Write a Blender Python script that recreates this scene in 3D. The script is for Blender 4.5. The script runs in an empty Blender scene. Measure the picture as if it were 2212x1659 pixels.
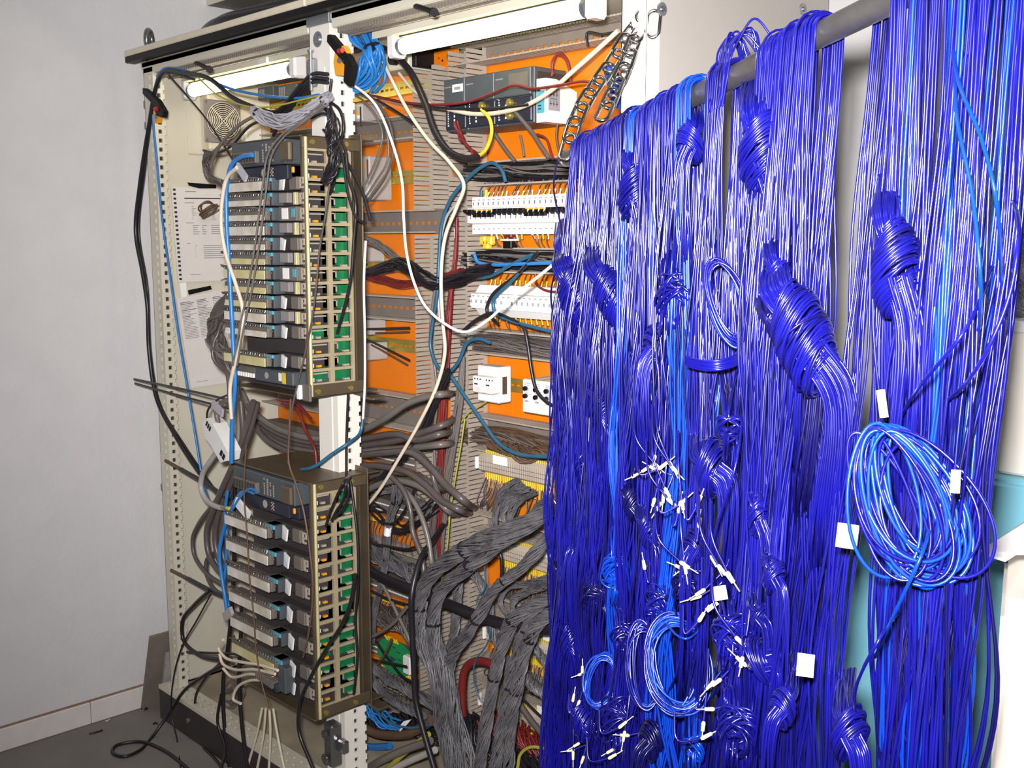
import bpy, math, random
import numpy as np
from mathutils import Vector

# ---------------------------------------------------------------- camera, light, exposure
sc = bpy.context.scene
COL = sc.collection
FPX, CXP, CYP, HOR = 2300.0, 1106.0, 829.5, 520.0
PITCH = math.atan((CYP - HOR) / FPX)
TH = math.radians(43.95)
RGT = np.array([math.sin(TH), math.cos(TH), 0.0])
FWD = np.array([-math.cos(TH), math.sin(TH), 0.0])
EYE = np.array([3.0709, -1.4564, 1.5])
cd = bpy.data.cameras.new('camera')
cam = bpy.data.objects.new('camera', cd)
COL.objects.link(cam)
cd.sensor_width = 36.0
cd.lens = 36.0 * FPX / 2212.0
cd.clip_start = 0.02
cam.location = EYE
_look = Vector(FWD * math.cos(PITCH) - np.array([0, 0, math.sin(PITCH)]))
cam.rotation_euler = _look.to_track_quat('-Z', 'Y').to_euler()
sc.camera = cam

sc.view_settings.view_transform = 'Standard'
sc.view_settings.look = 'None'
sc.view_settings.gamma = 1.0
sc.view_settings.use_curve_mapping = False
sc.view_settings.exposure = 0.0
world = bpy.data.worlds.new('room_air')
sc.world = world
world.use_nodes = True
world.node_tree.nodes['Background'].inputs[0].default_value = (0.75, 0.78, 0.9, 1)
world.node_tree.nodes['Background'].inputs[1].default_value = 0.02

def area_light(name, loc, target, sx, sy, power, colour):
    ld = bpy.data.lights.new(name, 'AREA')
    ld.shape = 'RECTANGLE'
    ld.size, ld.size_y, ld.energy, ld.color = sx, sy, power, colour
    o = bpy.data.objects.new(name, ld)
    COL.objects.link(o)
    o.location = loc
    o.rotation_euler = (Vector(target) - Vector(loc)).to_track_quat('-Z', 'Y').to_euler()
    return o
# the flash of the camera, a little above and left of the lens
_fl = EYE - 0.035 * RGT + np.array([0, 0, 0.065]) - 0.01 * FWD
area_light('camera_flash', _fl, _fl + FWD * 1.0 + RGT * 0.03 - np.array([0, 0, 0.06]), 0.06, 0.04, 28.5, (1.0, 0.975, 0.985)).data.spread = math.radians(86)
# the fluorescent ceiling fitting of the room, behind and above the photographer
area_light('ceiling_tube_light', (1.7, -1.1, 2.84), (1.5, -0.5, 0.0), 1.5, 0.6, 6.0, (0.97, 0.96, 1.0))

# ---------------------------------------------------------------- pixel to point helpers (used only to read positions off the photograph)
def ray(u, v):
    X = (u - CXP) / FPX
    Z = -(v - CYP) / FPX
    c, s = math.cos(PITCH), math.sin(PITCH)
    return RGT * X + FWD * (c + Z * s) + np.array([0, 0, -s + Z * c])
def pY(u, v, y):
    r = ray(u, v)
    return EYE + r * ((y - EYE[1]) / r[1])
def pX(u, v, x):
    r = ray(u, v)
    return EYE + r * ((x - EYE[0]) / r[0])
def pZ(u, v, z):
    r = ray(u, v)
    return EYE + r * ((z - EYE[2]) / r[2])
def pD(u, v, d):
    return EYE + ray(u, v) * d
def P(t):
    if len(t) == 3:
        return pY(*t)
    if t[3] == 'X':
        return pX(*t[:3])
    if t[3] == 'Z':
        return pZ(*t[:3])
    if t[3] == 'D':
        return pD(*t[:3])
    return np.array(t[:3], float)

# ---------------------------------------------------------------- materials
def lin(c):
    return tuple(((x / 255.0) / 12.92 if x <= 10 else (((x / 255.0) + 0.055) / 1.055) ** 2.4) for x in c)
def mat(name, rgb, rough=0.5, metal=0.0, spec=0.5, noise=0.08, nscale=25.0, bump=0.0, rgb2=None, coat=0.0):
    m = bpy.data.materials.new(name)
    m.use_nodes = True
    nt = m.node_tree
    b = nt.nodes['Principled BSDF']
    b.inputs['Roughness'].default_value = rough
    b.inputs['Metallic'].default_value = metal
    b.inputs['Specular IOR Level'].default_value = spec
    b.inputs['Coat Weight'].default_value = coat
    c = lin(rgb)
    tc = nt.nodes.new('ShaderNodeTexCoord')
    n = nt.nodes.new('ShaderNodeTexNoise')
    n.inputs['Scale'].default_value = nscale
    n.inputs['Detail'].default_value = 4.0
    nt.links.new(tc.outputs['Object'], n.inputs['Vector'])
    r = nt.nodes.new('ShaderNodeValToRGB')
    c2 = lin(rgb2) if rgb2 else tuple(x * (1 - 2 * noise) for x in c)
    r.color_ramp.elements[0].position, r.color_ramp.elements[1].position = 0.33, 0.66
    r.color_ramp.elements[0].color = (*c2, 1)
    r.color_ramp.elements[1].color = (*c, 1)
    nt.links.new(n.outputs['Fac'], r.inputs['Fac'])
    nt.links.new(r.outputs['Color'], b.inputs['Base Color'])
    if bump > 0:
        n2 = nt.nodes.new('ShaderNodeTexNoise')
        n2.inputs['Scale'].default_value = nscale * 6
        n2.inputs['Detail'].default_value = 6.0
        nt.links.new(tc.outputs['Object'], n2.inputs['Vector'])
        bp = nt.nodes.new('ShaderNodeBump')
        bp.inputs['Strength'].default_value = bump
        bp.inputs['Distance'].default_value = 0.004
        nt.links.new(n2.outputs['Fac'], bp.inputs['Height'])
        nt.links.new(bp.outputs['Normal'], b.inputs['Normal'])
    return m
def glow(name, rgb, strength):
    m = bpy.data.materials.new(name)
    m.use_nodes = True
    b = m.node_tree.nodes['Principled BSDF']
    b.inputs['Base Color'].default_value = (*lin(rgb), 1)
    b.inputs['Emission Color'].default_value = (*lin(rgb), 1)
    b.inputs['Emission Strength'].default_value = strength
    return m
MT = dict(
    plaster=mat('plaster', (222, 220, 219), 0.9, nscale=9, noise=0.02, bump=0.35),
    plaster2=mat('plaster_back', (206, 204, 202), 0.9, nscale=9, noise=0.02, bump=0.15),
    floor=mat('grey_floor', (134, 127, 122), 0.75, nscale=5, noise=0.06, bump=0.05),
    ceil=mat('ceiling_paint', (225, 225, 222), 0.9),
    skirt=mat('skirting_tile', (230, 224, 218), 0.5, noise=0.03),
    grout=mat('brown_joint', (150, 120, 100), 0.9),
    cream_dimmed=mat('cabinet_paint_dimmed', (176, 169, 161), 0.6, noise=0.02, nscale=6),  # cabinet paint darkened to hold back the flash on the right panel
    cream=mat('cabinet_paint', (214, 208, 189), 0.42, noise=0.025, nscale=6),
    dusty=mat('dusty_tray', (168, 156, 134), 0.8, noise=0.14, nscale=9),
    white=mat('white_paint', (232, 227, 216), 0.4, noise=0.02),
    black=mat('black_plastic', (14, 13, 16), 0.5, spec=0.3),
    dark=mat('dark_gap', (16, 15, 16), 0.8),
    plinth=mat('plinth_paint', (62, 55, 55), 0.6, noise=0.08, nscale=14),
    orange=mat('orange_plate', (232, 122, 4), 0.38, noise=0.03, nscale=5),
    duct=mat('duct_grey', (124, 114, 106), 0.6, noise=0.05),
    ductl=mat('duct_finger', (168, 156, 142), 0.55, noise=0.05),
    steel=mat('steel', (150, 150, 152), 0.3, 0.9, noise=0.06),
    chrome=mat('chrome_chain', (205, 203, 200), 0.16, 1.0, noise=0.04),
    rod=mat('galvanised_tube', (128, 124, 122), 0.38, 0.8, noise=0.10, nscale=40),
    zinc=mat('zinc', (168, 172, 176), 0.35, 0.8, noise=0.08),
    brass=mat('yellow_zinc', (190, 172, 84), 0.35, 0.7, noise=0.10),
    bronze=mat('rack_metal', (112, 98, 78), 0.42, 0.5, noise=0.12, nscale=12),
    rackbar=mat('rack_lattice', (186, 172, 138), 0.45, 0.3, noise=0.08, nscale=14),
    rackrod=mat('pale_rod', (214, 204, 152), 0.4, 0.3),
    module=mat('module_grey', (106, 99, 90), 0.55, noise=0.08),
    module2=mat('module_mid_grey', (138, 131, 128), 0.5, noise=0.04),
    modtop=mat('module_top', (60, 54, 54), 0.6),
    slate=mat('slate_plastic', (74, 80, 84), 0.45, noise=0.05),
    navy=mat('dark_navy_plastic', (38, 40, 54), 0.4),
    strip=mat('label_strip', (226, 220, 212), 0.5, rgb2=(190, 180, 160), nscale=16),
    strip2=mat('yellowed_strip', (214, 206, 160), 0.3, rgb2=(190, 178, 120), nscale=16),
    cyan=mat('cyan_strip', (78, 160, 178), 0.35),
    window=mat('smoked_window', (34, 24, 30), 0.12, noise=0.02),
    red=mat('red_plastic', (170, 24, 40), 0.35),
    pcb=mat('circuit_green', (8, 112, 64), 0.35, noise=0.10, nscale=60),
    pcb2=mat('board_green', (20, 148, 82), 0.4, noise=0.08, nscale=40),
    teal=mat('teal_plastic', (10, 150, 140), 0.45),
    plug=mat('white_plastic', (232, 230, 226), 0.35, noise=0.02),
    beige=mat('beige_plastic', (224, 214, 188), 0.45, noise=0.03),
    termbar=mat('terminal_beige', (196, 182, 164), 0.5, rgb2=(172, 158, 142), nscale=12),
    ink=mat('ink', (44, 44, 60), 0.8),
    inkgrey=mat('grey_print', (150, 148, 152), 0.8),
    lightblue=mat('light_blue_paint', (126, 192, 210), 0.45, noise=0.03, nscale=4),
    paper=mat('paper', (222, 216, 210), 0.8, noise=0.015),
    tape=mat('white_tape', (244, 242, 240), 0.6, noise=0.01),
    cardboard=mat('white_card', (246, 238, 226), 0.7, noise=0.02),
    board=mat('grey_board', (128, 118, 108), 0.7, noise=0.08),
    foil=mat('silver_foil', (196, 198, 202), 0.22, 0.9, noise=0.25, nscale=60, bump=1.0),
    cyanband=mat('bright_cyan_band', (0, 190, 214), 0.5, noise=0.02),
    wire=mat('royal_blue_insulation', (17, 16, 122), 0.25, spec=0.72, noise=0.10, nscale=7, rgb2=(11, 10, 88), coat=.25),
    wire2=mat('bright_and_flashlit_blue', (8, 56, 168), 0.27, spec=0.7, noise=0.08, nscale=7),
    wire3=mat('navy_insulation', (12, 10, 70), 0.28, spec=0.6, noise=0.08, nscale=7),
    ferrule=mat('cream_ferrule', (226, 214, 160), 0.4),
    pin=mat('tinned_pin', (200, 194, 172), 0.3, 0.8),
    cblack=mat('black_cable', (34, 31, 36), 0.36, noise=0.1),
    cgrey=mat('grey_cable', (110, 103, 98), 0.38, noise=0.05),
    cgreyd=mat('dark_grey_cable', (88, 80, 77), 0.36, noise=0.06),
    cstrand=mat('slate_strand', (108, 106, 108), 0.38, noise=0.10, rgb2=(74, 72, 75), nscale=30),
    clight=mat('light_grey_cable', (172, 168, 164), 0.4),
    cwhite=mat('ivory_cable', (222, 208, 184), 0.42),
    cblue=mat('mid_blue_cable', (42, 122, 196), 0.35),
    cteal=mat('petrol_blue_cable', (40, 92, 122), 0.38),
    cred=mat('dark_red_wire', (118, 34, 34), 0.4),
    cyel=mat('yellow_wire', (226, 196, 44), 0.4),
    cyg=mat('yellow_green_wire', (176, 170, 60), 0.45),
    cbrown=mat('brown_wire', (96, 72, 54), 0.5),
    clear=mat('cloudy_sleeve', (176, 174, 180), 0.3, noise=0.05),
    orangep=mat('orange_plastic', (238, 160, 24), 0.4),
    tube=glow('lit_tube', (255, 249, 214), 9.0),
    yellowrim=mat('tube_lit_yellow', (232, 226, 150), 0.35),  # yellow light of the tube put into the lamp body's colour
    bluesleeve=mat('blue_tag_plastic', (24, 80, 220), 0.3),
)

# ---------------------------------------------------------------- mesh helpers
class MB:
    def __init__(s):
        s.V, s.Q, s.T, s.n = [], [], [], 0     # vertex blocks, quad blocks (faces, mat, smooth), tri blocks
        s.N = []                                # n-gons
    def add(s, v, quads=None, tris=None, m=0, smooth=False):
        v = np.asarray(v, float).reshape(-1, 3)
        if quads is not None and len(quads):
            s.Q.append((np.asarray(quads, int) + s.n, m, smooth))
        if tris is not None and len(tris):
            s.T.append((np.asarray(tris, int) + s.n, m, smooth))
        s.V.append(v)
        s.n += len(v)
    def ngon(s, pts, m=0):
        s.N.append((np.arange(len(pts)) + s.n, m))
        s.V.append(np.asarray(pts, float))
        s.n += len(pts)
    def box(s, x0, x1, y0, y1, z0, z1, m=0):
        v = [(x, y, z) for z in (z0, z1) for y in (y0, y1) for x in (x0, x1)]
        s.add(v, [(0, 2, 3, 1), (4, 5, 7, 6), (0, 1, 5, 4), (2, 6, 7, 3), (0, 4, 6, 2), (1, 3, 7, 5)], m=m)
        return s
    def cbox(s, x0, x1, y0, y1, z0, z1, c=0.002, m=0):
        """box with chamfered edges"""
        c = min(c, 0.45 * min(abs(x1 - x0), abs(y1 - y0), abs(z1 - z0)))
        X, Y, Z = (x0, x1), (y0, y1), (z0, z1)
        v, idx = [], {}
        for i in (0, 1):
            for j in (0, 1):
                for k in (0, 1):
                    dx, dy, dz = c * (1 - 2 * i), c * (1 - 2 * j), c * (1 - 2 * k)
                    for a in range(3):
                        idx[(i, j, k, a)] = len(v)
                        v.append((X[i] + (dx if a != 0 else 0), Y[j] + (dy if a != 1 else 0), Z[k] + (dz if a != 2 else 0)))
        q, t = [], []
        for a in range(3):
            for w in (0, 1):
                r = []
                for (p, r2) in ((0, 0), (1, 0), (1, 1), (0, 1)):
                    ijk = [0, 0, 0]
                    ijk[a] = w
                    ijk[(a + 1) % 3] = p
                    ijk[(a + 2) % 3] = r2
                    r.append(idx[(*ijk, a)])
                q.append(r if w else r[::-1])
            b, d = (a + 1) % 3, (a + 2) % 3
            for p in (0, 1):
                for r2 in (0, 1):
                    e = []
                    for w in (0, 1):
                        ijk = [0, 0, 0]
                        ijk[a], ijk[b], ijk[d] = w, p, r2
                        e.append(tuple(ijk))
                    f = [idx[(*e[0], b)], idx[(*e[0], d)], idx[(*e[1], d)], idx[(*e[1], b)]]
                    q.append(f if p != r2 else f[::-1])
        for i in (0, 1):
            for j in (0, 1):
                for k in (0, 1):
                    f = [idx[(i, j, k, 0)], idx[(i, j, k, 1)], idx[(i, j, k, 2)]]
                    t.append(f if (i + j + k) % 2 else f[::-1])
        s.add(v, q, t, m=m)
        return s
    def obox(s, c, ax, ay, az, m=0):
        """oriented box: centre and three half-extent vectors"""
        c, ax, ay, az = (np.asarray(q, float) for q in (c, ax, ay, az))
        v = [c + i * ax + j * ay + k * az for k in (-1, 1) for j in (-1, 1) for i in (-1, 1)]
        s.add(v, [(0, 2, 3, 1), (4, 5, 7, 6), (0, 1, 5, 4), (2, 6, 7, 3), (0, 4, 6, 2), (1, 3, 7, 5)], m=m)
        return s
    def prism(s, poly, vec, m=0):
        """extrude a 3-D polygon by a vector"""
        p = np.asarray(poly, float)
        n = len(p)
        vec = np.asarray(vec, float)
        s.ngon(p[::-1], m)
        s.ngon(p + vec, m)
        v = np.vstack([p, p + vec])
        s.add(v, [(i, (i + 1) % n, n + (i + 1) % n, n + i) for i in range(n)], m=m)
        return s
    def tube(s, path, r, k=8, m=0, closed=False, caps=True):
        p = np.asarray(path, float)
        n = len(p)
        t = np.empty_like(p)
        if closed:
            t = np.roll(p, -1, 0) - np.roll(p, 1, 0)
        else:
            t[1:-1] = p[2:] - p[:-2]
            t[0], t[-1] = p[1] - p[0], p[-1] - p[-2]
        t /= np.linalg.norm(t, axis=1)[:, None] + 1e-12
        ref = np.array([0.0, 0, 1]) if abs(t[0][2]) < 0.9 else np.array([1.0, 0, 0])
        u = np.cross(t[0], ref)
        u /= np.linalg.norm(u)
        U = np.empty_like(p)
        for i in range(n):
            u = u - t[i] * np.dot(u, t[i])
            u = u / (np.linalg.norm(u) + 1e-12)
            U[i] = u
        W = np.cross(t, U)
        a = np.arange(k) * 2 * math.pi / k
        rr = np.broadcast_to(np.asarray(r, float).reshape(-1, 1, 1) if np.ndim(r) else np.full((1, 1, 1), r), (n, 1, 1))
        v = p[:, None, :] + rr * (np.cos(a)[None, :, None] * U[:, None, :] + np.sin(a)[None, :, None] * W[:, None, :])
        v = v.reshape(-1, 3)
        m1 = n if closed else n - 1
        i = np.arange(m1)[:, None]
        j = np.arange(k)[None, :]
        A = i * k + j
        B = i * k + (j + 1) % k
        i2 = (i + 1) % n
        q = np.stack([A, B, i2 * k + (j + 1) % k, i2 * k + j], -1).reshape(-1, 4)
        s.add(v, q, m=m, smooth=True)
        if caps and not closed:
            s.ngon(v[:k][::-1], m)
            s.ngon(v[-k:], m)
        return s
    def cyl(s, p0, p1, r, k=14, m=0):
        return s.tube([p0, p1], r, k, m)
    def disc(s, c, nrm, r, h, k=16, m=0):
        c = np.asarray(c, float)
        nrm = np.asarray(nrm, float)
        nrm = nrm / np.linalg.norm(nrm)
        return s.tube([c, c + nrm * h], r, k, m)
    def perf(s, o, du, dv, U, Vv, uc, hw, pitch, hh, depth, m=0):
        """perforated strip: origin o, unit dirs du/dv, size U x Vv; one column of holes centred at uc,
        hole half size hw x hh every pitch; walls of the holes go `depth` along the normal (vector)"""
        o, du, dv, depth = (np.asarray(q, float) for q in (o, du, dv, depth))
        def quad(u0, u1, v0, v1):
            s.add([o + du * u0 + dv * v0, o + du * u1 + dv * v0, o + du * u1 + dv * v1, o + du * u0 + dv * v1], [(0, 1, 2, 3)], m=m)
        cols = uc if hasattr(uc, '__len__') else [uc]
        es = [0.0]
        for c in cols:
            es += [c - hw, c + hw]
        es.append(U)
        for i in range(0, len(es) - 1, 2):
            quad(es[i], es[i + 1], 0, Vv)
        nh = int((Vv - pitch) / pitch)
        off = (Vv - nh * pitch) / 2
        for c in cols:
            z = 0.0
            for i in range(nh):
                vc = off + (i + 0.5) * pitch
                quad(c - hw, c + hw, z, vc - hh)
                z = vc + hh
                r = [o + du * (c - hw) + dv * (vc - hh), o + du * (c + hw) + dv * (vc - hh), o + du * (c + hw) + dv * z, o + du * (c - hw) + dv * z]
                for q in range(4):
                    a, b = r[q], r[(q + 1) % 4]
                    s.add([a, b, b + depth, a + depth], [(0, 1, 2, 3)], m=m)
            quad(c - hw, c + hw, z, Vv)
        return s
    def mesh(s, name, mats, base):
        me = bpy.data.meshes.new(name)
        V = np.vstack(s.V) - np.asarray(base, float)
        lv, ls, mi, sm = [], [], [], []
        pos = 0
        for blk, k in ((s.Q, 4), (s.T, 3)):
            for f, m, smooth in blk:
                lv.append(f.reshape(-1))
                ls.append(np.arange(len(f)) * k + pos)
                pos += len(f) * k
                mi.append(np.full(len(f), m))
                sm.append(np.full(len(f), smooth))
        for f, m in s.N:
            lv.append(f)
            ls.append(np.array([pos]))
            pos += len(f)
            mi.append(np.array([m]))
            sm.append(np.array([False]))
        lv, ls = np.concatenate(lv), np.concatenate(ls)
        me.vertices.add(len(V))
        me.vertices.foreach_set('co', V.astype(np.float32).ravel())
        me.loops.add(len(lv))
        me.loops.foreach_set('vertex_index', lv.astype(np.int32))
        me.polygons.add(len(ls))
        me.polygons.foreach_set('loop_start', ls.astype(np.int32))
        me.polygons.foreach_set('material_index', np.concatenate(mi).astype(np.int32))
        me.polygons.foreach_set('use_smooth', np.concatenate(sm).astype(bool))
        me.update(calc_edges=True)
        me.validate()
        for mm in mats:
            me.materials.append(MT[mm])
        return me

def setp(o, label=None, cat=None, group=None, kind=None):
    if label: o['label'] = label
    if cat: o['category'] = cat
    if group: o['group'] = group
    if kind: o['kind'] = kind
    return o
def thing(name, label, cat, base, group=None):
    o = bpy.data.objects.new(name, None)
    o.empty_display_size = 0.03
    COL.objects.link(o)
    o.location = [float(q) for q in base]
    return setp(o, label, cat, group)
def wloc(o):
    p = np.zeros(3)
    while o is not None:
        p = p + np.array(o.location)
        o = o.parent
    return p
def part(name, mb, mats, parent, label=None, kind=None):
    if isinstance(mats, str): mats = [mats]
    o = bpy.data.objects.new(name, mb.mesh(name, mats, wloc(parent)))
    COL.objects.link(o)
    o.parent = parent
    return setp(o, label, None, None, kind)
def solo(name, mb, mats, label, cat, group=None, kind=None, base=None):
    if isinstance(mats, str): mats = [mats]
    if base is None:
        V = np.vstack(mb.V)
        base = (V.min(0) + V.max(0)) / 2
        base[2] = V[:, 2].min()
    o = bpy.data.objects.new(name, mb.mesh(name, mats, base))
    COL.objects.link(o)
    o.location = [float(q) for q in base]
    return setp(o, label, cat, group, kind)
def dup(root, shift, label=None):
    r = root.copy()
    COL.objects.link(r)
    r.location = root.location + Vector(shift)
    if label: r['label'] = label
    for ch in list(root.children):
        c = ch.copy()
        COL.objects.link(c)
        c.parent = r
        for g in list(ch.children):
            d = g.copy()
            COL.objects.link(d)
            d.parent = c
    return r
def spline(pts, per=10):
    p = np.asarray(pts, float)
    if len(p) == 2:
        return p[0] + np.linspace(0, 1, per)[:, None] * (p[1] - p[0])
    q = np.vstack([2 * p[0] - p[1], p, 2 * p[-1] - p[-2]])
    out = []
    for i in range(1, len(q) - 2):
        p0, p1, p2, p3 = q[i - 1], q[i], q[i + 1], q[i + 2]
        d1 = max(np.linalg.norm(p1 - p0), 1e-6) ** 0.5
        d2 = max(np.linalg.norm(p2 - p1), 1e-6) ** 0.5
        d3 = max(np.linalg.norm(p3 - p2), 1e-6) ** 0.5
        m1 = (p2 - p0 + 0 * p1) / (d1 + d2) * d2 if False else d2 * ((p1 - p0) / d1 - (p2 - p0) / (d1 + d2) + (p2 - p1) / d2)
        m2 = d2 * ((p2 - p1) / d2 - (p3 - p1) / (d2 + d3) + (p3 - p2) / d3)
        t = np.linspace(0, 1, per, endpoint=False)[:, None]
        out.append((2 * t ** 3 - 3 * t ** 2 + 1) * p1 + (t ** 3 - 2 * t ** 2 + t) * m1 + (-2 * t ** 3 + 3 * t ** 2) * p2 + (t ** 3 - t ** 2) * m2)
    out.append(p[-1:])
    return np.vstack(out)
def resample(p, n):
    p = np.asarray(p, float)
    d = np.concatenate([[0], np.cumsum(np.linalg.norm(np.diff(p, axis=0), axis=1))])
    x = np.linspace(0, d[-1], n)
    return np.stack([np.interp(x, d, p[:, i]) for i in range(3)], 1)
def cable(label, pts, r, m, name='cable', cat='cable', group=None, k=8, per=9):
    mb = MB()
    mb.tube(spline([P(t) for t in pts], per), r, k)
    return solo(name, mb, m, label, cat, group)
rng = np.random.default_rng(7)
random.seed(7)
def rope(mb, path, R, n, r, twist=1.0, m=0, k=5, flat=1.0, nsamp=None):
    """many strands laid round a path"""
    p = resample(path, nsamp or max(10, int(len(path))))
    N = len(p)
    t = np.gradient(p, axis=0)
    t /= np.linalg.norm(t, axis=1)[:, None] + 1e-12
    ref = np.array([0.3, 0.5, 0.8])
    U = np.cross(t, ref)
    U /= np.linalg.norm(U, axis=1)[:, None]
    W = np.cross(t, U)
    x = np.linspace(0, 1, N)
    RR = R if np.ndim(R) == 0 else np.interp(x, np.linspace(0, 1, len(R)), R)
    for i in range(n):
        a0 = rng.uniform(0, 2 * math.pi)
        rad = math.sqrt(rng.uniform(0.25, 1.0))
        a = a0 + twist * 2 * math.pi * x + 0.5 * np.sin(2 * math.pi * (x * rng.uniform(1, 3) + rng.uniform()))
        rr = RR * rad * (1 + 0.10 * np.sin(2 * math.pi * (x * rng.uniform(1.5, 4) + rng.uniform())))
        q = p + (rr * np.cos(a))[:, None] * U + (rr * np.sin(a) * flat)[:, None] * W
        mb.tube(q, r, k, m, caps=False)

# ---------------------------------------------------------------- lettering (flat print, stroke font)
SEG = {
 'A': [((0,0),(.5,1)),((.5,1),(1,0)),((.2,.4),(.8,.4))], 'B': [((0,0),(0,1)),((0,1),(.8,.9)),((.8,.9),(.8,.55)),((.8,.55),(0,.5)),((.8,.5),(.9,.1)),((.9,.1),(0,0))],
 'E': [((0,0),(0,1)),((0,1),(1,1)),((0,.5),(.8,.5)),((0,0),(1,0))], 'F': [((0,0),(0,1)),((0,1),(1,1)),((0,.5),(.8,.5))],
 'I': [((.5,0),(.5,1)),((.2,0),(.8,0)),((.2,1),(.8,1))], 'L': [((0,0),(0,1)),((0,0),(1,0))], 'K': [((0,0),(0,1)),((0,.4),(1,1)),((.3,.6),(1,0))],
 'N': [((0,0),(0,1)),((0,1),(1,0)),((1,0),(1,1))], 'M': [((0,0),(0,1)),((0,1),(.5,.4)),((.5,.4),(1,1)),((1,1),(1,0))],
 'T': [((.5,0),(.5,1)),((0,1),(1,1))], 'U': [((0,1),(0,0)),((0,0),(1,0)),((1,0),(1,1))], 'S': [((1,1),(0,1)),((0,1),(0,.5)),((0,.5),(1,.5)),((1,.5),(1,0)),((1,0),(0,0))],
 '0': [((0,0),(0,1)),((0,1),(1,1)),((1,1),(1,0)),((1,0),(0,0))], '1': [((.5,0),(.5,1)),((.2,.75),(.5,1))], '2': [((0,1),(1,1)),((1,1),(1,.5)),((1,.5),(0,.5)),((0,.5),(0,0)),((0,0),(1,0))],
 '4': [((0,1),(0,.5)),((0,.5),(1,.5)),((1,1),(1,0))], '5': [((1,1),(0,1)),((0,1),(0,.5)),((0,.5),(1,.5)),((1,.5),(1,0)),((1,0),(0,0))], '6': [((1,1),(0,1)),((0,1),(0,0)),((0,0),(1,0)),((1,0),(1,.5)),((1,.5),(0,.5))],
 '8': [((0,0),(0,1)),((0,1),(1,1)),((1,1),(1,0)),((1,0),(0,0)),((0,.5),(1,.5))], '-': [((.1,.5),(.9,.5))], '.': [((.4,0),(.6,0))], ' ': [],
}
def letters(mb, txt, o, du, dv, h, nrm, m=0, wt=0.14):
    """flat strokes of text starting at o, reading along du, up along dv"""
    o, du, dv, nrm = (np.asarray(q, float) for q in (o, du, dv, nrm))
    x = 0.0
    for ch in txt:
        for a, b in SEG.get(ch, []):
            pa = o + du * (x + a[0] * h * 0.6) + dv * a[1] * h
            pb = o + du * (x + b[0] * h * 0.6) + dv * b[1] * h
            d = pb - pa
            l = np.linalg.norm(d)
            d = d / (l + 1e-9)
            sd = np.cross(nrm, d) * h * wt / 2
            ex = d * h * wt / 2
            mb.add([pa - ex - sd + nrm, pb + ex - sd + nrm, pb + ex + sd + nrm, pa - ex + sd + nrm], [(0, 1, 2, 3)], m=m)
        x += h * 0.85
X_, Y_, Z_ = np.eye(3)
ORD = ['first', 'second', 'third', 'fourth', 'fifth', 'sixth', 'seventh', 'eighth', 'ninth', 'tenth', 'eleventh', 'twelfth', 'thirteenth', 'fourteenth', 'fifteenth', 'sixteenth', 'seventeenth', 'eighteenth', 'nineteenth', 'twentieth']

# ================================================================ the room
def structure(name, mb, m):
    if isinstance(m, str): m = [m]
    o = bpy.data.objects.new(name, mb.mesh(name, m, (0, 0, 0)))
    COL.objects.link(o)
    o['kind'] = 'structure'
    return o
XL, XR, YB, YF, ZC = -0.13, 3.9, 0.66, -3.0, 2.9
structure('floor', MB().box(XL - .1, XR + .1, YF - .1, YB + .1, -0.1, 0), 'floor')
structure('ceiling', MB().box(XL - .1, XR + .1, YF - .1, YB + .1, ZC, ZC + .1), 'ceil')
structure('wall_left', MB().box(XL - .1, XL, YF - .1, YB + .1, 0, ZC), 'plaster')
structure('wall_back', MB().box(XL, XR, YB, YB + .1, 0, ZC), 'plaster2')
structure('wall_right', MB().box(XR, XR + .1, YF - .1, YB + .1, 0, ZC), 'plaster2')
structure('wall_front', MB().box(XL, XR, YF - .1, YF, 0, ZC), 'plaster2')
bb = structure('baseboard_left', MB().box(XL, XL + .004, YF, YB, 0.0, 0.076), 'grout')
yj = pX(198, 1560, XL + .01)[1]
y = yj - 0.33 * 8
while y < YB - 0.02:
    a, b = max(y + .001, YF + .002), min(y + .329, YB - .002)
    if b > a:
        part('skirting_tile', MB().cbox(XL + .003, XL + .011, a, b, 0.001, 0.071, .002), 'skirt', bb)
    y += 0.33

# ================================================================ control cabinet
CW, CD_, CH = 1.9, 0.56, 2.0
cab = thing('control_cabinet', 'cream steel two-bay control cabinet without doors, orange mounting plates inside', 'cabinet', (0, 0, 0))
def cpart(name, mb, m, label=None, parent=None, kind=None):
    return part(name, mb, m, parent or cab, label, kind)
cpart('left_side_panel', MB().cbox(-.02, 0.0, .05, CD_, .1, CH), 'cream')
rs = cpart('right_side_panel', MB().cbox(CW - .012, CW + .004, .012, CD_, .1, CH + .03, .003), 'cream_dimmed')
for (u, v) in ((1428, 20), (1733, 20)):
    m = MB()
    c = pX(u, v, CW + .004)
    m.disc(c, X_, .011, .004, 18)
    m.disc(c + X_ * .004, X_, .005, .002, 12, 1)
    part('panel_bolt', m, ['zinc', 'steel'], rs)
cpart('back_panel', MB().box(0, CW, CD_ - .02, CD_, .1, CH), 'cream')
cpart('roof_panel', MB().cbox(-.02, CW + .004, 0, CD_, CH, CH + .02, .004), 'cream')
pl = cpart('plinth', MB().cbox(-.01, CW, -.036, -.02, 0, .1, .003).box(0, CW, CD_ - .03, CD_, 0, .1).box(-.01, .01, -.02, CD_, 0, .1).box(CW - .02, CW, -.02, CD_, 0, .1), 'plinth')
part('plinth_screw', MB().disc(pY(407, 1556, -.036), -Y_, .008, .004, 12), 'zinc', pl)
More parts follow.
